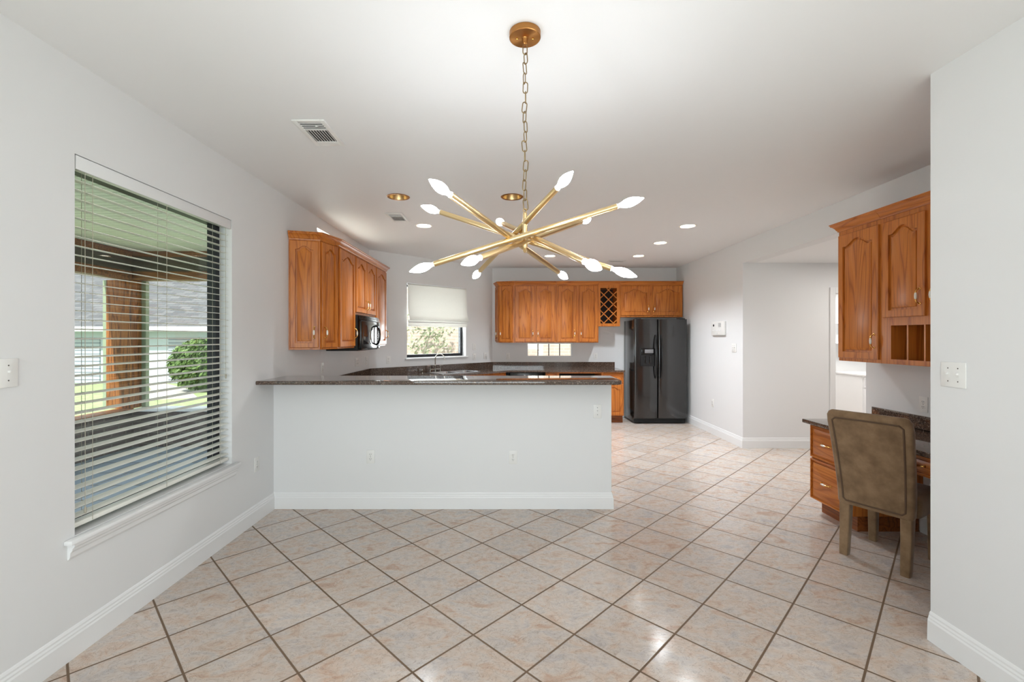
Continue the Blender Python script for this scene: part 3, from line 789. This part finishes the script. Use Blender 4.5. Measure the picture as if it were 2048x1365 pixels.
# ------------------------------------------------------------------ upholstered chair (local +y = facing)
ch_ang = math.atan2(-.87, .49)     # rotation that turns +y to (.87,.49)
t = thing('dining_chair', 'brown suede upholstered side chair pushed up to the desk', 'chair', (2.525, 3.005, 0), ch_ang)
def sect(mb, w, th, yc, z, r, n=4):
    return [mb.bm.verts.new((x, y, z)) for x, y in rrect(-w / 2, w / 2, yc - th / 2, yc + th / 2, min(r, th / 2 - .001), n)]
YBK = -.155
def lean(z): return YBK - .115 * max(0, (z - .40) / .58) ** 1.35 - .01
mb = MB(); R = []
Zs = [.345, .36, .42, .5, .58, .66, .74, .82, .90, .945, .968, .978]
for z in Zs:
    u = (z - .345) / .633
    e = 0 if z < .94 else {.945: .004, .968: .016, .978: .034}[z]
    e2 = .006 if z == .345 else 0
    R.append(sect(mb, .405 + .058 * u - 2 * e - 2 * e2, .070 - .008 * u - 1.2 * e - e2, lean(z), z, .022))
mb.loft(R); bk = mb.build('backrest', M['suede'], t, ang=60)
pts = []
def bw(z): return (.405 + .058 * (z - .345) / .633) / 2 - .038
def by(z): return lean(z) - (.070 - .008 * (z - .345) / .633) / 2 - .001
zz = [.385 + .525 * i / 12 for i in range(13)]
pts += [(-bw(z), by(z), z) for z in zz]
pts += [(-bw(.925) + .02, by(.93), .928), (0, by(.93), .93), (bw(.925) - .02, by(.93), .928)]
pts += [(bw(z), by(z), z) for z in reversed(zz)]
pts += [(bw(.37) - .015, by(.365), .37), (0, by(.365), .368), (-bw(.37) + .015, by(.365), .37)]
mb = MB(); mb.tube(pts, .0055, 8, closed=True); mb.build('piping', M['piping'], bk)
mb = MB(); R = []
for z, e in ((.345, .012), (.352, .003), (.40, 0), (.44, 0), (.465, .008), (.478, .03), (.483, .06)):
    R.append([mb.bm.verts.new((x, y, z)) for x, y in rrect(-.212 + e, .212 - e, -.135 + e * .3, .270 - e, .05)])
mb.loft(R); mb.build('seat', M['suede'], t, ang=60)
for sx in (-1, 1):
    mb = MB(); R = []
    for z, yy, a in ((0, -.185, .048), (.02, -.183, .05), (.2, -.168, .056), (.35, -.162, .060)):
        R.append([mb.bm.verts.new((x, y, z)) for x, y in rrect(sx * .165 - a / 2, sx * .165 + a / 2, yy - a / 2, yy + a / 2, .008, 3)])
    mb.loft(R); mb.build('leg', M['suede'], t, ang=40)
    mb = MB(); R = []
    for z, a in ((0, .046), (.02, .048), (.35, .056)):
        R.append([mb.bm.verts.new((x, y, z)) for x, y in rrect(sx * .165 - a / 2, sx * .165 + a / 2, .225 - a / 2, .225 + a / 2, .008, 3)])
    mb.loft(R); mb.build('leg', M['suede'], t, ang=40)

# ------------------------------------------------------------------ chandelier
SX, SY = .079, 1.887
t = thing('chandelier', 'brass sputnik chandelier with six crossed rods and twelve lit candle bulbs', 'chandelier', (SX, SY, ZC))
mb = MB(); mb.lathe([(.060, 0), (.065, -.002), (.065, -.024), (.062, -.026), (.014, -.0262), (.012, -.030), (.010, -.05), (.004, -.052)], n=48)
ca = mb.build('canopy', M['brassdull'], t)
for sx in (-1, 1): MB().lathe([(.005, 0), (.005, .003), (.002, .005)], (sx * .033, 0, -.0262), (0, 0, -1), 10).build('screw', M['goldhandle'], ca)
def link(L=.046, wd=.0185, r=.0022):
    P = []; a = wd / 2; b = L / 2 - a
    for i in range(8): P.append((a * math.cos(PI * i / 7), 0, b + a * math.sin(PI * i / 7)))
    for i in range(8): P.append((-a * math.cos(PI * i / 7), 0, -b - a * math.sin(PI * i / 7)))
    return MB().tube(P, r, 6, closed=True)
l0 = link().build('chain_link', M['chainmetal'], t, (0, 0, -.070), .3)
zz = -.070; k = 1
while zz > -.715:
    zz -= .0405
    o = l0.copy(); COL.objects.link(o); o.parent = t; o.location = (.003 * math.sin(k * 1.7), .002 * math.cos(k * 2.1), zz)
    o.rotation_euler = (0, .12 * math.sin(k * 2.3), .35 + (k % 2) * PI / 2 + .45 * math.sin(k)); k += 1
z_top = zz - .02
mb = MB()
mb.tube([(.007 * math.cos(a), 0, z_top - .004 + .007 * math.sin(a)) for a in [2 * PI * i / 12 for i in range(12)]], .002, 6, closed=True)
mb.lathe([(.004, z_top - .010), (.009, z_top - .016), (.009, z_top - .04), (.011, z_top - .042), (.011, -.89), (.007, -.90), (.009, -.91), (.004, -.918)], n=16)
mb.build('stem', M['brass'], t)
RODS = [((.559, 1.838, 2.025), (-.412, 1.937, 1.740), .960), ((-.239, 1.406, 1.950), (.302, 2.224, 1.747), 1.022),
        ((-.382, 2.038, 2.051), (.505, 1.748, 1.693), 1.030), ((.231, 1.562, 2.032), (-.177, 2.436, 1.777), 1.0),
        ((.435, 2.322, 2.069), (-.158, 1.597, 1.717), 1.0), ((-.046, 2.214, 2.031), (.285, 1.349, 1.662), 1.016)]
CO = Vector((0, 0, CAM_H)); org = Vector((SX, SY, ZC))
BULB = [(.0075, 0), (.0095, .006), (.0150, .020), (.0178, .036), (.0172, .050), (.0135, .066), (.0085, .080), (.0035, .092), (.001, .096)]
for a, b, k in RODS:
    a = CO + (Vector(a) - CO) * k - org; b = CO + (Vector(b) - CO) * k - org; d = (b - a).normalized()
    r0, r1 = a + d * .108, b - d * .108
    mb = MB(); mb.cyl(r0, r1, .0115, 20)
    rod = mb.build('rod', M['brass'], t)
    # joint from the rod to the stem
    tt = -(a.x * d.x + a.y * d.y) / (d.x ** 2 + d.y ** 2); near = a + d * tt
    st = Vector((0, 0, near.z))
    if (near - st).length > .012:
        MB().cyl(near, st, .006, 10).build('joint', M['brass'], rod)
    for e, dd in ((r0, -d), (r1, d)):
        MB().lathe([(.0115, 0), (.0115, .002), (.0095, .003), (.0095, .012)], e, dd, 16).build('socket', M['plate'], rod)
        MB().lathe(BULB, e + dd * .012, dd, 20).build('bulb', M['bulb'], rod, ang=60)

# ------------------------------------------------------------------ recessed lights, vents
DLAB = ['unlit recessed downlight with brass reflector, left of the chandelier chain', 'unlit recessed downlight with brass reflector, behind the chandelier chain',
        'lit recessed downlight just beyond the smaller left air vent', 'lit recessed downlight nearest the hall opening, first of the right row',
        'lit recessed downlight in the middle of the right row', 'lit recessed downlight at the back of the right row, before the refrigerator',
        'lit recessed downlight near the back wall cabinets, behind the chandelier arms']
for (x, y, on), lab in zip(DL, DLAB):
    t = thing('recessed_light', lab, 'ceiling light', (x, y, ZC), 0, 'recessed ceiling lights')
    mb = MB(); mb.lathe([(DR - .004, .0), (DR - .004, -.003), (DR + .010, -.004), (DR + .014, -.0005), (DR - .004, .0)], n=36, cap=False)
    mb.build('trim_ring', M['plate'] if on else M['brassdull'], t)
    mb = MB(); n = 36; R = []
    for q, (r, z) in enumerate([(DR - .0045, .0), (DR - .010, .03), (DR - .022, .08), (.05, .12)]): R.append(mb.ring(Vector((0, 0, z)), Vector((0, 0, 1)), r, n))
    mb.loft(R, cap=False); mb.face(R[-1]); mb.build('reflector', M['brass'], t)
    if on:
        mb = MB(); mb.lathe([(.076, .018), (.074, .006), (.05, .001), (.001, -.001)], n=28); mb.build('lamp', M['lamp'], t)
        add_light('downlight_beam', 'SPOT', (x, y, ZC - .012), 110, (.90, .97, 1.03), (0, 0, 0), spot_size=math.radians(125), spot_blend=.8, shadow_soft_size=.06)
    else:
        mb = MB(); mb.lathe([(.05, .118), (.052, .10), (.045, .085), (.001, .08)], n=24); mb.build('lamp', M['porcelain'], t)

def vent(label, x0, x1, y0, y1, fr=.028, split=True):
    t = thing('ceiling_vent', label, 'air vent', ((x0 + x1) / 2, (y0 + y1) / 2, ZC), PI, 'ceiling air vents')
    w, l = (x1 - x0) / 2, (y1 - y0) / 2
    mb = MB()
    for a in ((-w, -w + fr, -l, l), (w - fr, w, -l, l), (-w + fr, w - fr, -l, -l + fr * 2.1), (-w + fr, w - fr, l - fr, l)): mb.box(a[0], a[1], a[2], a[3], -.008, -.0005, .002)
    mb.build('frame', M['plate'], t)
    mb = MB(); mb.box(-w + fr, w - fr, -l + fr * 2.1, l - fr, -.002, -.0005); mb.build('backing', M['ductdark'], t, smooth=False)
    mb = MB(); ya, yb = -l + fr * 2.1, l - fr; ym = yb - (yb - ya) * .36
    mb.box(-w + fr, w - fr, ym - .006, ym, -.007, -.002)
    n = 8
    for i in range(n):
        x = -w + fr + (i + .5) * (2 * w - 2 * fr) / n; mb.box(x - .0011, x + .0011, ya, ym - .006, -.0075, -.002)
    for i in range(4):
        y = ym + (i + .5) * (yb - ym) / 4; mb.box(-w + fr, w - fr, y - .0011, y + .0011, -.0075, -.002)
    mb.build('louvre', M['grey'] if False else M['plate'], t, smooth=False)
    mb = MB(); mb.tube([(-w + fr + .035, yb - .05, -.008), (-w + fr + .035, yb - .01, -.022)], .003, 8); mb.build('lever', M['plate'], t)
vent('white ceiling air vent nearest the left window, largest in view', -1.252, -1.060, 2.640, 2.990)
vent('white ceiling air vent above the microwave cabinets', -1.240, -1.060, 4.63, 4.98)
vent('thin white ceiling air vent far back by the refrigerator', 1.70, 1.98, 7.46, 7.66)

# ------------------------------------------------------------------ outlets and switches (local -y out of the wall)
def plate_mb(w=.07, h=.115): return MB().box(-w / 2, w / 2, -.006, -.0003, -h / 2, h / 2, .002)
def outlet(label, loc, rz, gang=1):
    t = thing('wall_outlet', label, 'outlet', loc, rz, 'white wall outlets')
    plate_mb(.07 * gang).build('cover_plate', M['plate'], t)
    for g in range(gang):
        gx = (g - (gang - 1) / 2) * .046
        for s in (-1, 1):
            mb = MB(); mb.prism(rrect(-.0165, .0165, -.0135, .0135, .010, 4), 0, .0025, .0007)
            bmesh.ops.rotate(mb.bm, verts=mb.bm.verts[:], cent=(0, 0, 0), matrix=Matrix.Rotation(PI / 2, 3, 'X'))
            bmesh.ops.translate(mb.bm, verts=mb.bm.verts[:], vec=(gx, -.006, s * .0195))
            r = mb.build('receptacle', M['plate'], t)
            mb = MB(); zc = s * .0195
            for x, hh in ((-.0062, .0045), (.0062, .0036)): mb.box(gx + x - .0013, gx + x + .0013, -.0090, -.0084, zc + .003 - hh, zc + .003 + hh)
            mb.cyl((gx, -.0090, zc - .0075), (gx, -.0084, zc - .0075), .0024, 10); mb.build('slot', M['slot'], r, smooth=False)
        MB().lathe([(.0028, 0), (.002, .0012)], (gx, -.006, 0), (0, -1, 0), 10).build('screw', M['screw'], t)
def switch(label, loc, rz, gang=1):
    t = thing('light_switch', label, 'light switch', loc, rz, 'white light switches')
    plate_mb(.07 + .046 * (gang - 1)).build('cover_plate', M['plate'], t)
    for g in range(gang):
        gx = (g - (gang - 1) / 2) * .046
        mb = MB(); mb.box(gx - .005, gx + .005, -.0065, -.0058, -.012, .012); mb.box(gx - .0035, gx + .0035, -.016, -.006, .0, .009, .001); mb.build('toggle', M['plate'], t)
        for s in (-1, 1): MB().lathe([(.003, 0), (.002, .0014)], (gx, -.006, s * .030), (0, -1, 0), 10).build('screw', M['screw'], t)
outlet('white duplex outlet low on the breakfast bar wall, left of the two', (-1.153, YBAR, .442), 0)
outlet('white duplex outlet low on the breakfast bar wall, near its middle', (.060, YBAR, .437), 0)
switch('white light switch near the right end of the breakfast bar wall', (.778, YBAR, .830), 0)
outlet('white duplex outlet low on the left wall beside the window sill', (XL, 3.595, .452), PI / 2)
switch('white single light switch at the left edge, left of the big window', (XL, 1.80, 1.318), PI / 2)
switch('white double light switch on the near right wall', (XSTUB, 2.075, 1.288), -PI / 2, 2)
outlet('narrow white outlet on the left wall under the angled end cabinet', (XL, 4.88, 1.125), PI / 2)
outlet('white double outlet on the left wall below the microwave', (XL, 6.02, 1.13), PI / 2, 2)
switch('white light switch on the left wall just right of the double outlet', (XL, 6.42, 1.125), PI / 2)
def wk(a, z): x, y = ang_pt(a, 0); return (x, y, z)
outlet('white outlet on the angled wall left of the kitchen window', wk(.31, 1.12), PI / 4)
switch('white light switch on the angled wall right of the kitchen window', wk(2.01, 1.29), PI / 4)
outlet('white outlet on the angled wall directly below the light switch by the kitchen window', wk(2.01, 1.115), PI / 4)
outlet('white outlet on the angled wall near the back corner', wk(2.27, 1.125), PI / 4)
outlet('white outlet on the back wall left of the small window', (.036, YB, 1.115), 0)
outlet('white outlet on the back wall below the wine rack', (1.64, YB, 1.115), 0)
switch('white double light switch on the right wall below the intercom panel', (XR, 6.20, 1.315), -PI / 2, 2)
outlet('white outlet low on the right wall near the refrigerator', (XR, 6.84, .47), -PI / 2)
outlet('white duplex outlet above the desk backsplash', (XR, 3.385, .958), -PI / 2)
t = thing('intercom_panel', 'white intercom panel on the right wall past the refrigerator', 'intercom', (XR, 6.63, 1.585), -PI / 2)
mb = MB(); mb.box(-.20, .20, -.03, -.0003, -.095, .105, .008); mb.build('body', M['plate'], t)
mb = MB(); mb.cyl((-.12, -.0315, .05), (-.12, -.0295, .05), .018, 16); mb.build('lens', M['black'], t)
mb = MB()
for k in range(6): mb.box(.03, .11, -.0312, -.0298, .025 + k * .010, .029 + k * .010)
mb.build('speaker_grille', M['grey'], t, smooth=False)
mb = MB()
for k in range(4): mb.box(-.17 + k * .075, -.12 + k * .075, -.033, -.0298, -.035, -.02, .001)
mb.box(-.03, .0, -.033, -.0298, -.075, -.06, .001); mb.build('button', M['trim'], t)

# ------------------------------------------------------------------ venetian blind in the big window
t = thing('venetian_blind', 'cream two-inch venetian blind lowered with open slats in the left window', 'window blind', (XL, 0, 0), PI / 2)
ya, yb = W1[0] + .008, W1[1] - .008
mb = MB(); mb.box(ya, yb, .002, .012, 2.238, 2.302, .002); mb.build('valance', M['wall'], t)
mb = MB(); mb.box(ya, yb, .018, .07, 2.25, 2.300, .003); mb.build('headrail', M['slat'], t)
mb = MB(); tl = math.radians(5.5); zs = []
z = .625
while z < 2.24:
    zs.append(z); z += .0437
for z in zs:
    c, s_ = math.cos(tl), math.sin(tl); hw = .025; cy_ = .043
    R = []
    for x in (ya + .003, yb - .003):
        ring = []
        for u, q in ((-1, -.001), (-.5, .001), (0, .0018), (.5, .001), (1, -.001), (1, -.003), (.5, -.0012), (0, -.0005), (-.5, -.0012), (-1, -.003)):
            ring.append(mb.bm.verts.new((x, cy_ + u * hw * c - q * s_, z + u * hw * s_ + q * c)))
        R.append(ring)
    mb.loft(R)
mb.build('slats', M['slat'], t, ang=50)
mb = MB(); mb.box(ya, yb, .018, .068, .574, .597, .005); mb.build('bottom_rail', M['slat'], t)
for x in (ya + .10, (ya + yb) / 2 - .01, yb - .10):
    mb = MB()
    for yy in (.016, .070): mb.tube([(x, yy, .58), (x, yy, 2.26)], .0012, 5)
    for z in zs: mb.tube([(x, .016, z - .006), (x, .070, z + .003)], .0007, 4)
    mb.build('ladder_cord', M['cord'], t)
mb = MB(); mb.tube([(ya + .055, .010, .66), (ya + .056, .012, 2.25)], .0014, 5); mb.lathe([(.002, 0), (.006, -.012), (.005, -.03), (.001, -.034)], (ya + .055, .010, .66), n=10); mb.build('pull_cord', M['cord'], t)
mb = MB(); mb.tube([(yb - .05, .008, 1.2), (yb - .05, .010, 2.25)], .0014, 5); mb.lathe([(.002, 0), (.006, -.012), (.005, -.03), (.001, -.034)], (yb - .05, .008, 1.2), n=10); mb.build('pull_cord', M['cord'], t)

# roman shade in the kitchen window (local x along the angled wall, -y into the room)
t = thing('roman_shade', 'cream linen roman shade half lowered over the kitchen window', 'window shade', (XL, KY, 0), PI / 4)
a0, a1 = WK[0] + .012, WK[1] + .012
def sheet(prof, th=.003, nx=14, wob=.004):
    mb = MB(); n = len(prof); F_, B_ = [], []
    for i in range(nx + 1):
        u = i / nx; x = a0 + (a1 - a0) * u
        F_.append([mb.bm.verts.new((x, -o - wob * math.sin(7 * u + j) * min(1, j / 3), z + wob * 1.2 * math.sin(5 * u + 1.3) * min(1, j / 3))) for j, (o, z) in enumerate(prof)])
        B_.append([mb.bm.verts.new((x, -o + th - wob * math.sin(7 * u + j) * min(1, j / 3), z + wob * 1.2 * math.sin(5 * u + 1.3) * min(1, j / 3))) for j, (o, z) in enumerate(prof)])
    for i in range(nx):
        for j in range(n - 1):
            mb.face([F_[i][j], F_[i + 1][j], F_[i + 1][j + 1], F_[i][j + 1]]); mb.face([B_[i][j], B_[i][j + 1], B_[i + 1][j + 1], B_[i + 1][j]])
        for j in (0, n - 1): mb.face([F_[i][j], F_[i + 1][j], B_[i + 1][j], B_[i][j]])
    for i in (0, nx):
        for j in range(n - 1): mb.face([F_[i][j], F_[i][j + 1], B_[i][j + 1], B_[i][j]])
    return mb
sheet([(.006, 2.295), (.010, 2.1), (.014, 1.93), (.024, 1.86), (.046, 1.80), (.060, 1.765), (.066, 1.745), (.060, 1.728), (.040, 1.722), (.018, 1.730)]).build('fabric_panel', M['linen'], t, ang=80)
sheet([(.012, 1.735), (.016, 1.700), (.016, 1.63)], wob=.001).build('bottom_strip', M['linen'], t, ang=80)
mb = MB(); mb.box(a0, a1, -.030, -.020, 1.690, 1.708, .004); mb.build('dowel_rail', M['trim'], t)
mb = MB(); mb.box(a0, a1, -.004, .03, 2.28, 2.30, .002); mb.build('headrail', M['trim'], t)

# ------------------------------------------------------------------ side room behind the hall door
t = thing('laundry_cabinet', 'white base cabinet seen through the hall doorway', 'cabinet', (5.66, 7.2, 0), 0)
mb = MB(); mb.box(0, .75, 0, .6, .1, .84); mb.box(.02, .73, .07, .6, 0, .1); mb.build('body', M['trim'], t, smooth=False)
mb = MB(); mb.box(-.015, .76, -.025, .6, .84, .87, .004); mb.build('top', M['trim'], t)
for x in (.012, .384):
    door_mesh(.354, .52, .05, 0).build('door', M['trim'], t, (x, -.0005, .12), ang=25)
    door_mesh(.354, .16, .012, 0).build('drawer', M['trim'], t, (x, -.0005, .66), ang=25)
for z, lab in ((1.35, 'white wall shelf behind the doorway, lower of two'), (1.70, 'white wall shelf behind the doorway, upper of two')):
    t = thing('wall_shelf', lab, 'shelf', (5.0, YB, z), 0, 'white wall shelves')
    mb = MB(); mb.box(0, 1.55, -.30, -.001, 0, .025, .003); mb.build('board', M['trim'], t)
    for x in (.2, 1.3):
        mb = MB(); mb.box(x, x + .02, -.25, -.001, -.03, -.001); mb.box(x, x + .02, -.025, -.001, -.2, -.03); mb.build('bracket', M['trim'], t, smooth=False)

# ------------------------------------------------------------------ covered porch outside the left window
ZP = -.05; PX, PY = -5.13, 6.25
mb = MB(); mb.box(PX - .15, XL - WT, -3.0, PY + .15, ZP - .08, ZP); struct('porch_floor', mb, M['slate'], smooth=False)
mb = MB(); mb.box(PX - .45, XL - WT, -3.2, PY + .6, 2.64, 2.68); struct('porch_ceiling', mb, M['porchceil'], smooth=False)
mb = MB(); mb.box(PX - .14, PX, -3.0, PY, ZP, .44); mb.box(PX - .14, XL - WT, PY, PY + .14, ZP, .44); struct('porch_half_wall', mb, M['porchbrick'], smooth=False)
mb = MB(); mb.box(PX - .19, PX + .04, -3.0, PY - .04, .44, .485, .004); tag(mb.build('wall_cap_board', M['stain'], None), 'brown timber cap board on the low porch wall, running away from the house corner', 'cap board')
mb = MB(); mb.box(PX + .04, XL - WT, PY - .04, PY + .19, .44, .485, .004); tag(mb.build('wall_cap_board', M['fasciaw'], None), 'pale cap board on the low porch wall right of the timber post', 'cap board')
for nm, args, lab in (('porch_beam', (PX - .16, PX + .02, -3.0, PY - .05), 'brown timber beam along the outer edge of the porch'), ('porch_beam', (PX - .16, XL - WT, PY - .05, PY + .13), 'brown timber beam across the far end of the porch')):
    t = thing(nm, lab, 'beam', (0, 0, 0), 0, 'porch beams')
    mb = MB(); mb.box(*args, 2.245, 2.36, .004); mb.build('lower_board', M['stainx'], t)
    mb = MB(); mb.box(args[0] + .02, args[1] - .012, args[2], args[3], 2.36, 2.56); mb.build('fascia_board', M['darkbeam'], t, smooth=False)
    mb = MB(); mb.box(*args, 2.56, 2.638, .004); mb.build('upper_board', M['stainx'], t)
t = thing('porch_post', 'brown stained timber corner post of the porch, on the low brick wall', 'post', (PX, PY, .486), 0)
mb = MB(); mb.box(-.33, -.02, -.06, .08, 0, 1.757, .004); mb.build('side_board', M['stain'], t)
mb = MB(); mb.box(-.019, .03, -.062, .10, 0, 1.757, .004); mb.build('corner_board', M['stain'], t)
for x, y in ((-.40, 0), (.035, .12)):
    mb = MB(); mb.box(x, x + .06, y - .03, y + .03, 0, 1.757); mb.build('screen_frame', M['sage'], t, smooth=False)

# ------------------------------------------------------------------ garden, neighbouring house, shrub
ZG = -.55
mb = MB(); mb.box(-60, 40, -20, 60, ZG - .1, ZG); struct('lawn', mb, M['grass'], smooth=False)
mb = MB(); mb.prism([(-11.6, 14.4), (-10.2, 15.0), (-12.2, 17.4), (-14.9, 19.75), (-15.7, 19.75), (-13.6, 17.4)], ZG, ZG + .02); struct('garden_path', mb, M['concrete'], smooth=False)
HY = 19.8
t = thing('neighbour_house', 'pale grey neighbouring house with ribbed garage doors and shingle roof across the lawn', 'house', (0, HY, ZG), 0)
mb = MB(); mb.box(-30, -5, 0, 6.4, 0, 2.35); mb.build('wall', M['sidingw'], t, smooth=False)
mb = MB(); mb.prism([(-31, -.6), (-4, -.6), (-4, 7), (-31, 7)], 0, .02)
for v in mb.bm.verts: v.co.z += 2.42 + (v.co.y + .6) * .55
mb.build('roof', M['shingle'], t, smooth=False)
mb = MB(); mb.box(-31, -4, -.66, -.56, 2.26, 2.46); mb.build('fascia', M['fasciaw'], t, smooth=False)
for a, b in ((-24, -17.7), (-14.7, -9.5)):
    mb = MB(); mb.box(a, b, -.06, -.001, .0, 1.95); mb.build('garage_door', M['garage'], t, smooth=False)
mb = MB(); mb.box(-16.4, -15.9, -.25, -.001, 0, 2.3); mb.build('corner_column', M['sage'], t, smooth=False)
def foliage(name, lab, c, rad, n, leaf, mat, flat=1.0, cat='shrub'):
    mb = MB(); rnd = random.Random(5)
    for _ in range(n):
        d = Vector((rnd.gauss(0, 1), rnd.gauss(0, 1), rnd.gauss(0, 1))).normalized(); k = rnd.random() ** .35
        p = Vector((d.x * rad[0], d.y * rad[1], d.z * rad[2])) * k + Vector((0, 0, rad[2]))
        ax = Vector((rnd.gauss(0, 1), rnd.gauss(0, 1), rnd.gauss(0, .6) + .3)).normalized(); u = ax.orthogonal().normalized(); v = ax.cross(u)
        L = leaf * (.7 + .6 * rnd.random())
        vs = [mb.bm.verts.new(p + q) for q in (-u * L, -v * L * .45 + ax * L * .1, u * L, v * L * .45 + ax * L * .1)]
        mb.face(vs)
    return mb.build(name, mat, None, c, smooth=False)
tag(foliage('garden_shrub', '', (-11.3, 16.8, ZG + .05), (1.05, .9, .95), 5200, .10, M['leaf']), 'rounded green shrub on the lawn before the neighbouring garage', 'shrub')
mb = MB(); mb.box(-4.5, 5, 11.6, 11.8, ZG, 3.2); struct('garden_wall', mb, M['palebrick'], smooth=False)
t = thing('climbing_vine', 'pale leafy vine on the garden wall outside the kitchen window', 'vine', (-1.9, 11.1, 0), 0)
mb = MB(); rnd = random.Random(3)
for cx_, cz_, rx, rz_, n in ((.05, 1.75, .8, .3, 230), (.25, 1.4, .3, .35, 80), (-.8, 1.5, .1, .75, 70), (-.25, 1.3, .3, .4, 90)):
    for _ in range(n):
        p = Vector((cx_ + rnd.gauss(0, .5) * rx, rnd.gauss(0, .08), cz_ + rnd.gauss(0, .5) * rz_))
        ax = Vector((rnd.gauss(0, 1), -1, rnd.gauss(0, 1))).normalized(); u = ax.orthogonal().normalized(); v = ax.cross(u); L = .05 * (.6 + .8 * rnd.random())
        mb.face([mb.bm.verts.new(p + q) for q in (-u * L, -v * L * .5, u * L, v * L * .5)])
mb.build('foliage', M['leafvine'], t, smooth=False)
mb = MB(); mb.tube([(-.72, .1, ZG), (-.76, .08, .8), (-.72, .05, 2.1)], .016, 8); mb.tube([(-.1, .1, ZG), (-.12, .08, 1.0), (.1, .05, 1.9)], .014, 8); mb.build('stem', M['leafvine'], t)
